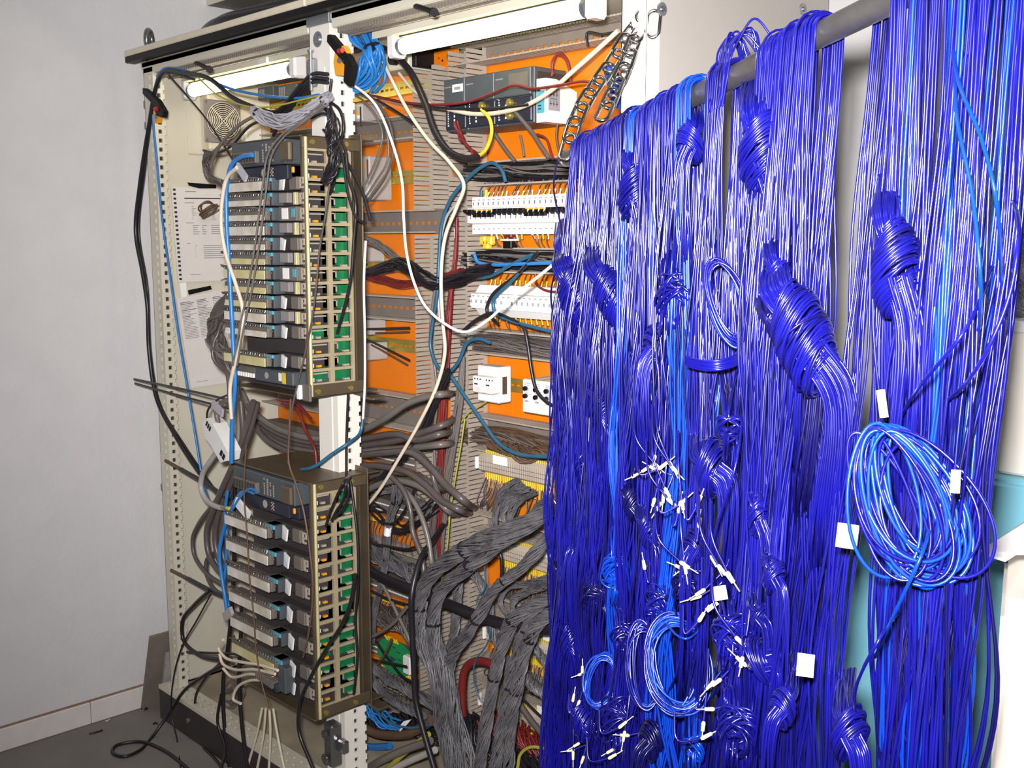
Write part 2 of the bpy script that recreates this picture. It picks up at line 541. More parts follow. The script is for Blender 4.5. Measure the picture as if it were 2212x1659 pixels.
# base frame: front rail with slots, inner tray
mb = MB().box(-.01, CW, -.036, -.03, .1, .112)
mb.perf((-.01, -.03, .112), Y_, X_, .055, CW + .01, [.016, .040], .003, .034, .010, -Z_ * .006)
mb.box(-.01, CW, .025, .03, .1, .112)
cpart('base_rail', mb, 'cream')
cpart('floor_tray', MB().cbox(0.0, CW - .02, .03, CD_ - .02, .085, .1, .002), 'dusty', 'brown dusty floor tray')
# posts
def post(x0, x1, ydep, holes_front=None, holes_side=True, top=CH, seam=None):
    mb = MB()
    if holes_front:
        mb.perf((x0, 0, .112), X_, Z_, x1 - x0, top - .112, holes_front, .0055, .0258, .0065, Y_ * .008)
    else:
        mb.add([(x0, 0, .112), (x1, 0, .112), (x1, 0, top), (x0, 0, top)], [(0, 1, 2, 3)])
    if holes_side:
        mb.perf((x1, 0, .112), Y_, Z_, ydep, top - .112, [ydep * .55], .0055, .0258, .0058, -X_ * .006)
        n = int((top - .15) / .0258)
        for i in range(n):                                   # notched rear edge
            z = .13 + i * .0258
            mb.box(x1 - .004, x1, ydep, ydep + .005, z, z + .015)
    else:
        mb.box(x1 - .001, x1, 0, ydep, .112, top)
    mb.box(x0, x0 + .002, 0, ydep, .112, top)
    mb.box(x0 + .003, x1 - .010, .012, ydep - .004, .112, top, 1)
    if seam:
        mb.box(seam, seam + .003, -.002, 0, .2, top - .1, 0)
    return mb
cpart('front_post', post(0, .058, .030, [.040]), ['cream', 'plinth'])
cpart('front_post', post(.872, .955, .062, None, True, CH, .930), ['white', 'plinth'])
cpart('front_post', post(1.832, 1.888, .05, None, False), ['white', 'plinth'])
# bracket plate and bolt at the head of the middle post
c = pY(687, 85, 0)
mb = MB().cbox(.868, .962, -.006, .03, 1.996, 2.019, .002)
cpart('corner_bracket', mb, 'zinc')
cpart('post_bolt', MB().disc(c, -Y_, .0125, .006, 6).disc(c, -Y_, .018, .002, 18), 'zinc')
# latch parts of the middle post
c = pY(682, 155, -.005)
mb = MB().cbox(c[0] - .022, c[0] + .006, -.016, -.002, c[2] - .035, c[2] + .03, .003).cyl(c + (0.004, -.016, -.045), c + (.004, -.016, .045), .004, 10).disc(c + (.004, -.016, .042), Z_, .008, .005, 6)
cpart('latch_bracket', mb, 'zinc')
c = pY(733, 1607, -.005)
mb = MB().cbox(c[0] - .028, c[0] + .012, -.035, -.001, c[2] - .055, c[2] + .06, .006).cbox(c[0] + .012, c[0] + .04, -.02, -.001, c[2] - .012, c[2] + .022, .004).disc(c + (-.01, -.036, .035), -Y_, .01, .004, 12).disc(c + (-.01, -.036, -.03), -Y_, .012, .004, 12)
cpart('lock_catch', mb, 'steel', 'grey metal lock catch low on the middle post')
# top trim
tr = cpart('top_trim', MB().cbox(-.05, .905, -.034, 0, 2.036, 2.053, .002).cbox(.911, CW, -.034, 0, 2.036, 2.053, .002), 'beige')
part('black_band', MB().cbox(-.05, CW, -.032, -.002, 2.019, 2.036, .002), 'black', tr)
mb = MB()
o = pY(298, 128, -.0345)
letters(mb, 'ETB', (o[0], -.0345, 2.039), X_, Z_, .010, -Y_ * .0003, 0)
letters(mb, '1.2004', (o[0] + .030, -.0345, 2.039), X_, Z_, .009, -Y_ * .0003, 1)
letters(mb, 'EL', (.935, -.0345, 2.039), X_, Z_, .011, -Y_ * .0003, 0)
part('printed_code', mb, ['red', 'inkgrey'], tr)
cpart('top_rail', MB().cbox(-.01, .868, 0, .05, 1.984, 2.019, .003).cbox(.962, 1.832, 0, .05, 1.984, 2.019, .003), 'cream')
mb = MB()
for (a, b) in ((.06, .86), (.97, 1.83)):
    x = a
    while x < b:
        mb.box(x, x + .006, .012, .05, 1.974, 1.9845)
        x += .0105
    mb.box(a, b, .046, .052, 1.970, 1.985)
cpart('rail_grille', mb, 'duct', kind='stuff')
# eye bolt
c = pY(322, 86, .02)
mb = MB()
a = np.linspace(0, 2 * math.pi, 24, endpoint=False)
mb.tube(np.stack([c[0] + .022 * np.cos(a) * .72, c[1] - .022 * np.cos(a) * .72, c[2] + .026 * np.sin(a)], 1), .0085, 10, closed=True)
mb.cyl((c[0], c[1], 2.018), c - (0, 0, .022), .011, 12)
cpart('eye_bolt', mb, 'steel')
# mounting plates
for (a, b) in ((.03, .936), (.985, 1.86)):
    cpart('mounting_plate', MB().cbox(a, b, .40, .404, .16, 1.985, .001), 'orange', 'orange lacquered mounting plate')
cpart('plate_support', MB().box(.938, .983, .392, .41, .12, 1.98), 'duct')
cpart('rear_post', MB().box(.0, .05, CD_ - .07, CD_ - .02, .1, CH), 'cream')
# canopy plates that carry the lamps
cpart('canopy_plate', MB().cbox(.10, .862, .072, .078, 1.960, 2.0, .001), 'cream')
cpart('canopy_plate', MB().cbox(1.02, 1.80, .072, .078, 1.960, 2.0, .001), 'cream')
for (u, v) in ((426, 150), (592, 108), (895, 33)):
    cpart('canopy_rivet', MB().disc(pY(u, v, .071), -Y_, .007, .004, 12).disc(pY(u, v, .067), -Y_, .003, .003, 8, 1), ['zinc', 'dark'])
c = pY(570, 112, .07)
cpart('slotted_clip', MB().cbox(c[0] - .02, c[0] + .02, .064, .072, 1.958, 1.998, .001).box(c[0] - .012, c[0] + .006, .0635, .064, c[2] - .004, c[2], 1), ['white', 'dark'])
for (u0, v0, u1, v1) in ((415, 131, 451, 149), (884, 8, 935, 26)):
    a, b = pY(u0, v0, .03), pY(u1, v1, -.05)
    cpart('black_peg', MB().cyl(a, b, .006, 10).cyl(b, b + (b - a) * .06, .009, 10), 'black')

# ---------------------------------------------------------------- lamps
def lamp(x0, x1, label):
    y, z = .10, 1.937
    t = thing('fluorescent_lamp', label, 'lamp', (x0, y, z), None)
    part('lamp_body', MB().cbox(x0 - .01, x1 + .01, y - .018, y + .04, z + .022, z + .031, .003), 'yellowrim', t)
    part('reflector', MB().box(x0 + .012, x1 - .012, y - .014, y + .03, z + .0185, z + .022), 'navy', t)
    part('lit_tube', MB().cyl((x0 + .006, y, z), (x1 - .006, y, z), .0175, 20), 'tube', t)
    for e, s in ((x0, -1), (x1, 1)):
        part('end_cap', MB().cbox(min(e, e + s * .03), max(e, e + s * .03), y - .02, y + .02, z - .024, z + .034, .006), 'plug', t)
        part('tube_collar', MB().cyl((e - s * .001, y, z), (e - s * .012, y, z), .0185, 18), 'zinc', t)
    return t
xa, xb = pY(413, 195, .1)[0], pY(637, 150, .1)[0]
lamp(xa, xb, 'short-looking lit fluorescent lamp at the top of the left bay')
xa, xb = pY(866, 100, .1)[0], pY(1274, 22, .1)[0]
lamp(xa, xb, 'lit fluorescent lamp across the top of the right bay, nearest the chain')

# ---------------------------------------------------------------- fan unit on the left panel
fan = thing('fan_unit', 'beige filter fan with round wire grille on the left inner side panel', 'fan', (0, .13, 1.766))
part('frame_plate', MB().cbox(.0, .006, .13, .395, 1.762, 1.985, .002), 'cream', fan)
part('housing', MB().cbox(.006, .06, .172, .39, 1.772, 1.945, .006), 'beige', fan)
fc = pX(481, 262, .064)
part('grille_plate', MB().cbox(.06, .066, fc[1] - .062, fc[1] + .062, fc[2] - .066, fc[2] + .062, .003), 'module2', fan)
mb = MB().disc((.0662, fc[1], fc[2]), X_, .055, .001, 32)
part('fan_opening', mb, 'plinth', fan)
mb = MB()
a = np.linspace(0, 2 * math.pi, 36, endpoint=False)
for r in np.linspace(.009, .055, 9):
    mb.tube(np.stack([np.full(36, .071), fc[1] + r * np.cos(a), fc[2] + r * np.sin(a)], 1), .0014, 5, closed=True)
for q in range(4):
    d = q * math.pi / 2 + .78
    mb.cyl((.070, fc[1], fc[2]), (.070, fc[1] + .056 * math.cos(d), fc[2] + .056 * math.sin(d)), .0016, 5)
part('wire_grille', mb, 'beige', fan)
part('cover_box', MB().cbox(.06, .085, fc[1] + .066, fc[1] + .125, fc[2] - .06, fc[2] - .01, .004), 'white', fan)
for dy in (-.055, .055):
    for dz in (-.058, .054):
        part('screw', MB().disc((.066, fc[1] + dy, fc[2] + dz), X_, .004, .002, 10), 'zinc', fan)

# ---------------------------------------------------------------- papers on the left panel
def sheet(pts, label, name='printed_sheet'):
    c = [pX(u, v, .004) for u, v in pts]
    t = thing(name, label, 'paper', c[3])
    mb = MB().prism([q - X_ * .0015 for q in c], X_ * .003)
    part('sheet', mb, 'paper', t)
    return t, c
def onsheet(c, a, b, off=.0025):
    p = c[0] * (1 - a) * (1 - b) + c[1] * a * (1 - b) + c[2] * a * b + c[3] * (1 - a) * b
    return p + X_ * off
def line(mb, c, a0, a1, b, th, m=0, off=.0022):
    mb.add([onsheet(c, a0, b, off), onsheet(c, a1, b, off), onsheet(c, a1, b + th, off), onsheet(c, a0, b + th, off)], [(0, 1, 2, 3)], m=m)
t, c = sheet(((369, 404), (512, 406), (520, 604), (384, 610)), 'white printed sheet with a punched left edge on the left side panel', 'punched_sheet')
mb = MB()
for i in range(21):
    line(mb, c, .022, .062, .015 + i * .047, .022, 0)
part('punched_holes', mb, 'ink', t)
mb = MB()
line(mb, c, .2, .36, .04, .01, 1)
line(mb, c, .18, .80, .11, .012)
for (b0, n, cols) in ((.16, 1, ((.18, .36),)), (.20, 7, ((.28, .36), (.42, .50), (.58, .66))), (.37, 1, ((.18, .34),)), (.40, 5, ((.28, .38), (.42, .50), (.56, .88))), (.585, 1, ((.18, .28),)), (.615, 7, ((.30, .34), (.42, .74)))):
    for i in range(n):
        for (a0, a1) in cols:
            line(mb, c, a0, a1 - rng.uniform(0, .06), b0 + i * .022, .007, 1)
line(mb, c, .2, .36, .92, .006, 1)
part('printed_text', mb, ['ink', 'inkgrey'], t)
part('black_stroke', MB().prism([pX(u, v, .0085) for u, v in ((405, 394), (467, 399), (467, 407), (430, 407), (408, 401))], -X_ * .001), 'black', t, 'black brush stroke over the top edge')  # black stroke hiding a printed name, modelled as a thin strip
t, c = sheet(((380, 644), (500, 622), (522, 822), (412, 838)), 'white printed sheet with dense text, lower of two on the left side panel', 'printed_sheet')
mb = MB()
for i in range(24):
    b = .06 + i * .017
    for k in range(3):
        a0 = .05 + k * .29
        line(mb, c, a0, a0 + rng.uniform(.12, .27), b, .006, 0 if i in (0, 1, 5, 9) else 1)
line(mb, c, .12, .34, .94, .006, 1)
part('printed_text', mb, ['ink', 'inkgrey'], t)
part('black_stroke', MB().prism([pX(u, v, .0085) for u, v in ((406, 627), (455, 617), (458, 625), (408, 637))], -X_ * .001), 'black', t, 'black brush stroke over the top edge')  # same kind of name-hiding stroke, modelled as a strip
part('clear_tape', MB().prism([pX(u, v, .006) for u, v in ((388, 612), (402, 610), (404, 640), (392, 643))], -X_ * .001), 'tape', t, 'piece of white tape at the corner')

# ---------------------------------------------------------------- cable ducts
def comb_x(mb, x0, x1, y0, y1, z, th=.002, pitch=.0098, fw=.0058, m=0):
    x = x0
    while x < x1 - fw:
        mb.box(x, x + fw, y0, y1, z - th / 2, z + th / 2, m)
        mb.box(x - .0008, x + fw + .0008, y0 - .003, y0, z - th / 2 - .001, z + th / 2 + .001, m)
        x += pitch
def hduct(x0, x1, z0, z1, label, y0=.332, yb=.396):
    t = thing('cable_duct', label, 'cable duct', (x0, yb, z0))
    mb = MB().perf((x0, yb - .003, z0), X_ * 0 + Z_, X_, z1 - z0, x1 - x0, [(z1 - z0) * .45], .0045, .026, .006, Y_ * .003)
    part('base', mb, 'duct', t)
    mb = MB()
    for z in (z0, z1):
        comb_x(mb, x0, x1, y0, yb - .018, z)
        mb.box(x0, x1, yb - .018, yb - .001, z - .001, z + .001)
    part('slotted_wall', mb, 'ductl', t, kind='stuff')
    return t
def vduct(x0, x1, z0, z1, label, y0=.332, yb=.396, pitch=.0125):
    t = thing('cable_duct', label, 'cable duct', (x0, yb, z0))
    part('base', MB().box(x0, x1, yb - .003, yb, z0, z1), 'duct', t)
    mb = MB()
    for x in (x0, x1):
        z = z0
        while z < z1 - .010:
            mb.box(x - .001, x + .001, y0, yb - .014, z, z + .0098)
            mb.box(x - .002, x + .002, y0 - .003, y0, z - .0004, z + .0102)
            z += pitch
        mb.box(x - .001, x + .001, yb - .014, yb - .001, z0, z1)
    part('slotted_wall', mb, 'ductl', t, kind='stuff')
    return t
for (z0, z1, lab) in ((1.768, 1.826, 'open grey slotted cable duct, topmost in the left bay'), (1.522, 1.579, 'open grey slotted cable duct, second from the top in the left bay'),
                      (1.286, 1.348, 'open grey slotted cable duct, third from the top in the left bay'), (.985, 1.074, 'wide open grey cable duct crossed by thick cables in the left bay')):
    hduct(.05, .842 if z0 != 1.522 else .935, z0, z1, lab)
vduct(.848, .926, 1.582, 1.95, 'upright slotted grey duct beside the top two ducts, left bay')
vduct(.848, .926, 1.08, 1.515, 'upright slotted grey duct halfway down the left bay')
vduct(.848, .926, .25, .98, 'upright slotted grey duct at the bottom of the left bay, behind red wires')
vduct(.990, 1.058, 1.695, 1.975, 'short upright slotted duct behind the dark controller, right bay')
vduct(.990, 1.058, .2, 1.66, 'tall upright slotted grey duct left of the circuit breakers')
def zY(u, v, y=.332): return pY(u, v, y)[2]
def xY(u, v, y=.332): return pY(u, v, y)[0]
RD = [(zY(1100, 397), zY(1100, 347), 'grey duct packed with black wires above the circuit breakers'),
      (zY(1100, 588), zY(1100, 537), 'grey duct packed with black and blue wires under the circuit breakers'),
      (zY(1100, 770), zY(1100, 719), 'grey duct packed with dark wires above the beige relays'),
      (zY(1100, 985), zY(1100, 912), 'sagging grey duct overflowing with brown wires over the first terminal bar')]
for z0, z1, lab in RD:
    hduct(1.062, 1.84, z0, z1, lab)
hduct(1.0, 1.84, zY(1100, 120, .332), zY(1100, 78, .332), 'grey slotted duct high in the right bay under the lamp', .332)
# lower ducts of both bays
for v0, v1, lab in ((1165, 1128, 'grey slotted duct between the first and second terminal bars'), (1345, 1300, 'grey slotted duct between the second and third terminal bars'), (1500, 1455, 'grey slotted duct under the third terminal bar')):
    hduct(1.062, 1.84, zY(1100, v0), zY(1100, v1), lab)
for v0, v1, lab in ((1235, 1195, 'grey slotted duct under the crossing black hose, left bay'), (1500, 1450, 'grey slotted duct under the round green board'), (1610, 1570, 'lowest grey slotted duct of the left bay')):
    hduct(.05, .842, zY(870, v0), zY(870, v1), lab)

# ---------------------------------------------------------------- DIN rails
def rail(x0, x1, z, label, m='brass'):
    t = thing('din_rail', label, 'mounting rail', (x0, .396, z))
    mb = MB().perf((x0, .388, z - .0125), Z_, X_, .025, x1 - x0, [.0125], .003, .022, .007, Y_ * .002)
    mb.box(x0, x1, .388, .396, z - .0135, z - .0125).box(x0, x1, .388, .396, z + .0125, z + .0135)
    mb.box(x0, x1, .3865, .388, z - .0175, z - .0125).box(x0, x1, .3865, .388, z + .0125, z + .0175)
    part('rail', mb, m, t)
    return t
for v, lab in ((192, 'shiny yellow slotted mounting rail near the top of the left bay'), (384, 'dull yellow mounting rail between the upper ducts, left bay'), (573, 'mounting rail behind the crossing black wires, left bay'), (745, 'dull mounting rail above the wide duct, left bay'), (1020, 'mounting rail behind the thick grey cables, left bay')):
    rail(.06, .845, pY(860, v, .39)[2], lab)
rail(1.07, 1.84, pY(1115, 832, .39)[2], 'yellow mounting rail carrying the white contactor and beige relays')

# ================================================================ controller racks on the middle post
RX, RF, RB = 1.001, -.113, .035
def XU(u, v, y): return pY(u, v, y)[0]
def rack(zt, zb, label, rows, first):
    t = thing('controller_rack', label, 'rack', (RX - .17, 0, zb))
    xl = RX - .345
    part('top_plate', MB().cbox(xl, RX + .003, RF - .006, RB + .05, zt - .004, zt, .0015).cbox(RX + .0, RX + .003, RF, RB + .01, zt - .028, zt, .001), 'bronze', t)
    part('bottom_plate', MB().cbox(xl + .03, RX + .003, RF - .006, RB + .05, zb, zb + .004, .0015).cbox(RX, RX + .003, RF, RB + .01, zb, zb + .03, .001), 'bronze', t)
    part('rear_plate', MB().box(xl + .02, RX - .01, RB - .004, RB, zb + .004, zt - .004), 'bronze', t)
    part('mounting_flange', MB().cbox(RX - .06, RX + .004, RB + .012, RB + .016, zb - .012, zt + .012, .001).cbox(RX - .02, RX + .03, RB + .016, RB + .05, zb - .018, zb - .012, .001), 'bronze', t)
    part('interior', MB().box(xl + .03, RX - .03, RF + .03, RB - .006, zb + .006, zt - .006), 'modtop', t)
    ys = [pX(u, 560, RX)[1] for u in (664, 712, 758)]
    if zb < .6: ys = [pX(u, 1280, RX)[1] for u in (683, 725, 769)]
    pitch = (zt - .030 - zb - .030) / rows
    # lattice
    lat = MB()
    for k in range(rows + 1):
        z = zt - .030 - k * pitch
        lat.box(RX - .004, RX + .002, ys[0], ys[2], z - .0035, z + .0035)
    lat.box(RX - .005, RX + .0026, ys[1] - .006, ys[1] + .006, zb + .03, zt - .03)
    lat.box(RX - .005, RX + .0026, ys[2] - .003, ys[2] + .004, zb + .03, zt - .03)
    part('lattice', lat, 'rackbar', t, 'pale bar lattice with openings')
    part('front_rod', MB().cyl((RX + .004, ys[0], zb + .004), (RX + .004, ys[0], zt - .004), .0042, 10), 'rackrod', t)
    part('side_frame', MB().box(RX - .006, RX + .001, RF, ys[0] - .003, zb + .004, zt - .004), 'bronze', t)
    for z in (zt - .014, zb + .014):
        for y in (ys[0] + .018, ys[2] - .01):
            part('screw', MB().disc((RX + .003, y, z), X_, .006, .003, 12), 'brass', t)
    for k in range(rows):
        z1 = zt - .030 - k * pitch - .0035
        z0 = z1 - pitch + .007
        full = (k in first)
        y0 = ys[1] + (.48 if not full else 0.05) * (ys[2] - ys[1])
        part('circuit_board', MB().box(RX - .020, RX - .016, y0, ys[2], z0 + .002, z1 - .003).box(RX - .016, RX - .008, ys[2] - .02, ys[2] - .004, z0, z0 + .004, 1), ['pcb', 'ductl'], t)
        m = MB().box(RX - .012, RX - .010, ys[1] + .010, ys[1] + .014, z0 + .004, z1 - .003).box(RX - .012, RX - .010, ys[1] + .010, y0 - .004, z1 - .006, z1 - .003).box(RX - .012, RX - .010, y0 - .006, y0 - .003, z0 + .008, z1 - .003)
        m.box(RX - .015, RX - .013, ys[0] + .010, ys[0] + .013, z0 + .001, z1 - .003).box(RX - .015, RX - .013, ys[0] + .013, ys[1] - .004, z1 - .008, z1 - .005)
        part('card_guide', m, 'ductl', t)
        m = MB().box(RX - .026, RX - .022, ys[0] + .013, ys[1] - .006, z0 + .001, z1 - .002, 0 if not full else 3)
        m.box(RX - .021, RX - .014, ys[0] + .030, ys[0] + .041, z0 + .001, z0 + .006, 1)
        m.box(RX - .021, RX - .016, ys[0] + .018, ys[0] + .021, z0 + .001, z0 + .010, 2)
        part('card_edge', m, ['modtop', 'orangep' if k % 3 else 'ductl', 'plug', 'pcb'], t)
    return t
ZT1, ZB1 = 1.734, 1.140
ZT2, ZB2 = .942, .358
rack(ZT1, ZB1, 'upper bronze controller rack full of modules on the middle post', 16, (12, 15))
rack(ZT2, ZB2, 'lower bronze controller rack with sparse modules on the middle post', 15, (10, 11, 12))

def io_module(u_ref, zc, h, vref, label, style, strip_m='strip', arm=True, led=True, lean=0.0):
    """one plug-in module, lying flat, front towards the viewer; zc is its mid height"""
    ya = RF - .040
    X = lambda u, y=RF: pY(u_ref + (u - 596), vref, y)[0]
    t = thing('plug_in_module', label, 'module', (X(600), 0, zc - h))
    part('body', MB().cbox(X(585), RX - .030, RF + .004, RB - .012, zc - h, zc + h, .001).cbox(RX - .031, RX - .008, RF + .004, RF + .008, zc - h, zc + h, .001), 'modtop', t)
    if arm:
        xl, xr = X(478, ya), X(570, ya)
        part('wiring_arm', MB().cbox(xl, xr, ya + .004, RF, zc - h * .95, zc + h * .55, .002).cbox(xr, X(584), ya + .014, RF + .004, zc - h * .9, zc + h * .9, .002).cbox(xr + .004, X(584) - .004, ya + .011, ya + .014, zc - .002, zc + .002, .0005), 'module', t)
        zs1 = zc + h * .35
        zs0 = zc - h * .95
        lp = [(xl + .004, ya + .003, zs0), (xr - .006, ya + .003, zs0), (xr - .006, ya + .003 + lean, zs1), (xl + .004, ya + .003 + lean, zs1)]
        part('label_strip', MB().prism([np.array(q) for q in lp], -Y_ * .003), strip_m, t)
        n = 18
        mb = MB()
        for i in range(n):
            x = xl + .006 + (xr - xl - .014) * i / (n - 1)
            mb.cyl((x, ya + .008, zc + h * .5), (x + rng.uniform(-.002, .002), ya + .010, zc + h * .92), .0022, 5, int(i % 2))
        part('terminal_screws', mb, ['zinc', 'module'], t, kind='stuff')
        mb = MB()
        for i in range(9):
            x0 = xl + (xr - xl) * rng.uniform(.05, .9)
            pts = [(x0, ya + .010, zc + h * .8), (x0 - .02, ya + .006 - rng.uniform(0, .008), zc + h * rng.uniform(.9, 1.1)), (max(xl - .01, x0 - rng.uniform(.06, .16)), ya + rng.uniform(.0, .02), zc + h * rng.uniform(.6, 1.1))]
            mb.tube(spline(pts, 5), .0014, 5, int(rng.integers(0, 3)))
        part('field_wires', mb, ['cbrown', 'cgreyd', 'cgrey'], t, kind='stuff')
    x0, x1 = X(588), X(606)
    if led:
        f = part('indicator', MB().cbox(x0 - .002, x1 + .004, RF - .024, RF + .006, zc - h * .98, zc + h * .9, .001), 'slate', t)
        part('smoked_window', MB().box(x0 + .003, x1 - .001, RF - .0255, RF - .024, zc - h * .85, zc + h * .30), 'window' if led == 1 else 'navy', f)
        part('coloured_strip', MB().cbox(x0 + .001, x1 + .002, RF - .028, RF - .023, zc + h * .32, zc + h * .88, .001), 'cyan' if led == 1 else 'red', f)
    xa, xb = X(610), X(628)
    if style == 'tile':
        part('cover_tile', MB().cbox(xa, xb, RF - .010, RF + .004, zc - h * .6, zc + h * .85, .001), 'module2', t)
        part('pull_tab', MB().cbox(X(637), X(642), RF - .006, RF + .004, zc - h * .9, zc + h * .9, .001), 'rackrod', t)
    elif style == 'plate':
        part('cover_plate', MB().cbox(xa + .004, X(650), RF - .014, RF + .004, zc - h * 1.05, zc + h * 1.0, .001), 'module', t)
        part('paper_label', MB().box(X(620), X(633), RF - .0155, RF - .014, zc - h * .8, zc + h * .8).box(X(641), X(648), RF - .0155, RF - .014, zc - h * .5, zc + h * .7, 1), ['plug', 'cyan'], t)
    else:
        part('paper_label', MB().prism([np.array(q) for q in ((xa + .004, RF - .012, zc - h * .9), (xb - .006, RF - .018, zc - h * .95), (xb - .006, RF - .014, zc + h * .6), (xa + .004, RF - .010, zc + h * .95))], Y_ * .004), 'plug', t)
        part('clip', MB().cbox(X(629), X(646), RF - .006, RF + .004, zc - h * .95, zc + h * .9, .002), 'module', t)
    mb = MB()
    for (ua, ub, za, zb2) in ((648, 651, -.8, .8), (651, 655, .55, .8), (651, 655, -.15, .1), (655, 657, -.15, .8), (652, 656, -.8, -.5)):
        mb.box(X(ua), X(ub), RF - .003, RF - .0005, zc + h * za, zc + h * zb2)
    part('latch_frame', mb, 'ductl', t)
    return t
CY = [385.5, 418, 450, 481.6, 513.7, 545, 576, 606.7, 637.6, 669, 700]
STY = ['label', 'tile', 'plate', 'tile', 'label', 'tile', 'plate', 'tile', 'label', 'tile', 'label']
for i, v in enumerate(CY):
    zc = pY(596, v + 13, RF)[2]
    look = {'label': 'white paper label', 'tile': 'square grey cover tile', 'plate': 'wide cover plate'}[STY[i]]
    io_module(596 + i * .5, zc, .0155, v + 13, f'{ORD[i]} plug-in module from the top of the upper rack, with {look}', STY[i], 'strip' if i not in (5, 6, 7, 8) else 'strip2', lean=(.006 if i % 3 else .0))
zc = pY(600, 776, RF)[2]
io_module(600, zc, .0155, 776, 'single plug-in module below the empty slot of the upper rack, wiring arm drooping', 'label', 'strip2')
for i in range(6):
    v = 1141 + 57.3 * i
    zc = pY(600 + i * 2.6, v, RF)[2]
    io_module(602 + i * 3.2, zc, .0175, v, f'{ORD[i]} plug-in module from the top of the lower rack, white wiring strip', 'label', 'strip2' if i == 5 else 'strip')
zc = pY(618, 1468, RF)[2]
io_module(618, zc, .0165, 1468, 'lowest grey module of the lower rack with a red indicator and dark connector', 'label', arm=False, led=2)
zc = pY(617, 1447, RF)[2]
# dark power supply and processor at the head of each rack
def head_units(zt, ul, ur, v0, v1, where):
    ya = RF - .018
    x0, x1 = pY(ul, v0 + 20, ya)[0], pY(ur, v0 + 20, ya)[0]
    z1, zm, z0 = zt - .006, zt - .062, zt - .096
    t = thing('power_module', f'slate power supply module with printed lettering at the head of the {where} rack', 'module', (x0, 0, zm))
    part('body', MB().cbox(x0, min(x1 + .03, RX - .04), ya, RB - .012, zm, z1, .003), 'slate', t)
    mb = MB()
    xt = x0 + (x1 - x0) * .50
    for i in range(4):
        for k in range(7):
            if rng.uniform() < .8:
                mb.box(xt + i * .014, xt + i * .014 + (.006 if i == 1 else .004), ya - .0006, ya, zm + .008 + k * .006, zm + .0125 + k * .006)
    part('printed_legend', mb, 'ductl', t)
    part('terminal_block', MB().cbox(x0 + .02, x0 + .13, ya - .012, ya, zm + .006, zm + .034, .002), 'module', t)
    mb = MB()
    for i in range(8):
        mb.box(x0 + .025 + i * .013, x0 + .033 + i * .013, ya - .0135, ya - .012, zm + .010, zm + .030)
    part('terminal_slots', mb, 'modtop', t)
    part('smoked_cover', MB().cbox(x1 - .055, x1 - .01, ya - .012, ya, zm + .004, z1 - .008, .004), 'bronze', t)
    t2 = thing('processor_module', f'dark navy processor module under the power supply of the {where} rack', 'module', (x0, 0, z0))
    part('body', MB().cbox(x0 + .02, x1 - .04, ya + .002, RB - .012, z0, zm - .002, .002).cbox(x1 - .04, min(x1 + .02, RX - .04), ya + .012, RB - .012, z0, zm - .002, .002), 'navy', t2)
    mb = MB()
    a = np.linspace(0, 2 * math.pi, 14, endpoint=False)
    cx_ = x0 + (x1 - x0) * .5
    zc_ = (z0 + zm) / 2
    mb.disc((cx_, ya + .002, zc_), -Y_, .010, .0006, 16)
    for k in range(3):
        mb.box(cx_ + .028, cx_ + .042, ya + .0012, ya + .002, zc_ - .009 + k * .008, zc_ - .006 + k * .008)
    mb.box(cx_ + .033, cx_ + .037, ya + .0012, ya + .002, zc_ - .009, zc_ + .011)
    part('round_emblem', mb, 'ductl', t2)
    part('amber_lamp', MB().cbox(x1 - .032, x1 - .024, ya + .006, ya + .012, zc_ - .004, zc_ + .010, .002), 'orangep', t2)
    return x0, x1
head_units(ZT1, 500, 640, 320, 360, 'upper')
head_units(ZT2, 505, 642, 1050, 1100, 'lower')
# slate adapter with yellow sticker at the foot of the upper rack
ya = RF - .02
x0, x1 = pY(496, 800, ya)[0], pY(632, 800, ya)[0]
zc = pY(600, 815, ya)[2]
t = thing('adapter_module', 'slate adapter module with a yellow sticker at the foot of the upper rack', 'module', (x0, 0, zc - .02))
part('body', MB().cbox(x0 + .12, x1, ya, RB - .012, zc - .016, zc + .016, .003), 'slate', t)
part('terminal_block', MB().cbox(x0, x0 + .12, ya + .002, RF + .02, zc - .012, zc + .014, .002), 'module', t)
mb = MB()
for i in range(10):
    mb.cbox(x0 + .004 + i * .0115, x0 + .013 + i * .0115, ya - .002, ya + .004, zc - .012, zc - .001, .001)
part('terminal_keys', mb, 'plug', t)
part('yellow_sticker', MB().box(x1 - .045, x1 - .030, ya - .0008, ya, zc - .013, zc + .013).box(x1 - .06, x1 - .048, ya - .0008, ya, zc - .008, zc + .011, 1), ['cyel', 'plug'], t)
mb = MB().disc((x0 + .175, ya, zc), -Y_, .008, .001, 16)
part('round_emblem', mb, 'ductl', t)
part('paper_label', MB().cbox(x1 + .004, x1 + .016, RF - .014, RF - .002, zc - .045, zc - .012, .001), 'plug', t)
part('lower_clip', MB().cbox(x1 + .018, x1 + .05, RF - .008, RF - .001, zc - .048, zc - .008, .002), 'module', t)
# dark multi-pole connector hanging at the foot of the lower rack
c0 = [pY(u, v, RF - .045) for u, v in ((555, 1453), (592, 1478), (598, 1497), (565, 1482))]
t = thing('ribbed_connector', 'dark grey ribbed connector block hanging below the lower rack modules', 'connector', c0[3])
mb = MB().prism(c0, Y_ * .035)
part('body', mb, 'navy', t)
mb = MB()
for i in range(9):
    a = c0[0] + (c0[1] - c0[0]) * (i + .5) / 9
    mb.cbox(a[0] - .003, a[0] + .003, a[1] - .006, a[1] + .03, a[2] - .012, a[2] + .006, .001)
part('rib', mb, 'module', t)
part('side_housing', MB().cbox(c0[1][0], c0[1][0] + .035, RF - .035, RF - .005, c0[1][2] - .02, c0[1][2] + .045, .003), 'slate', t)

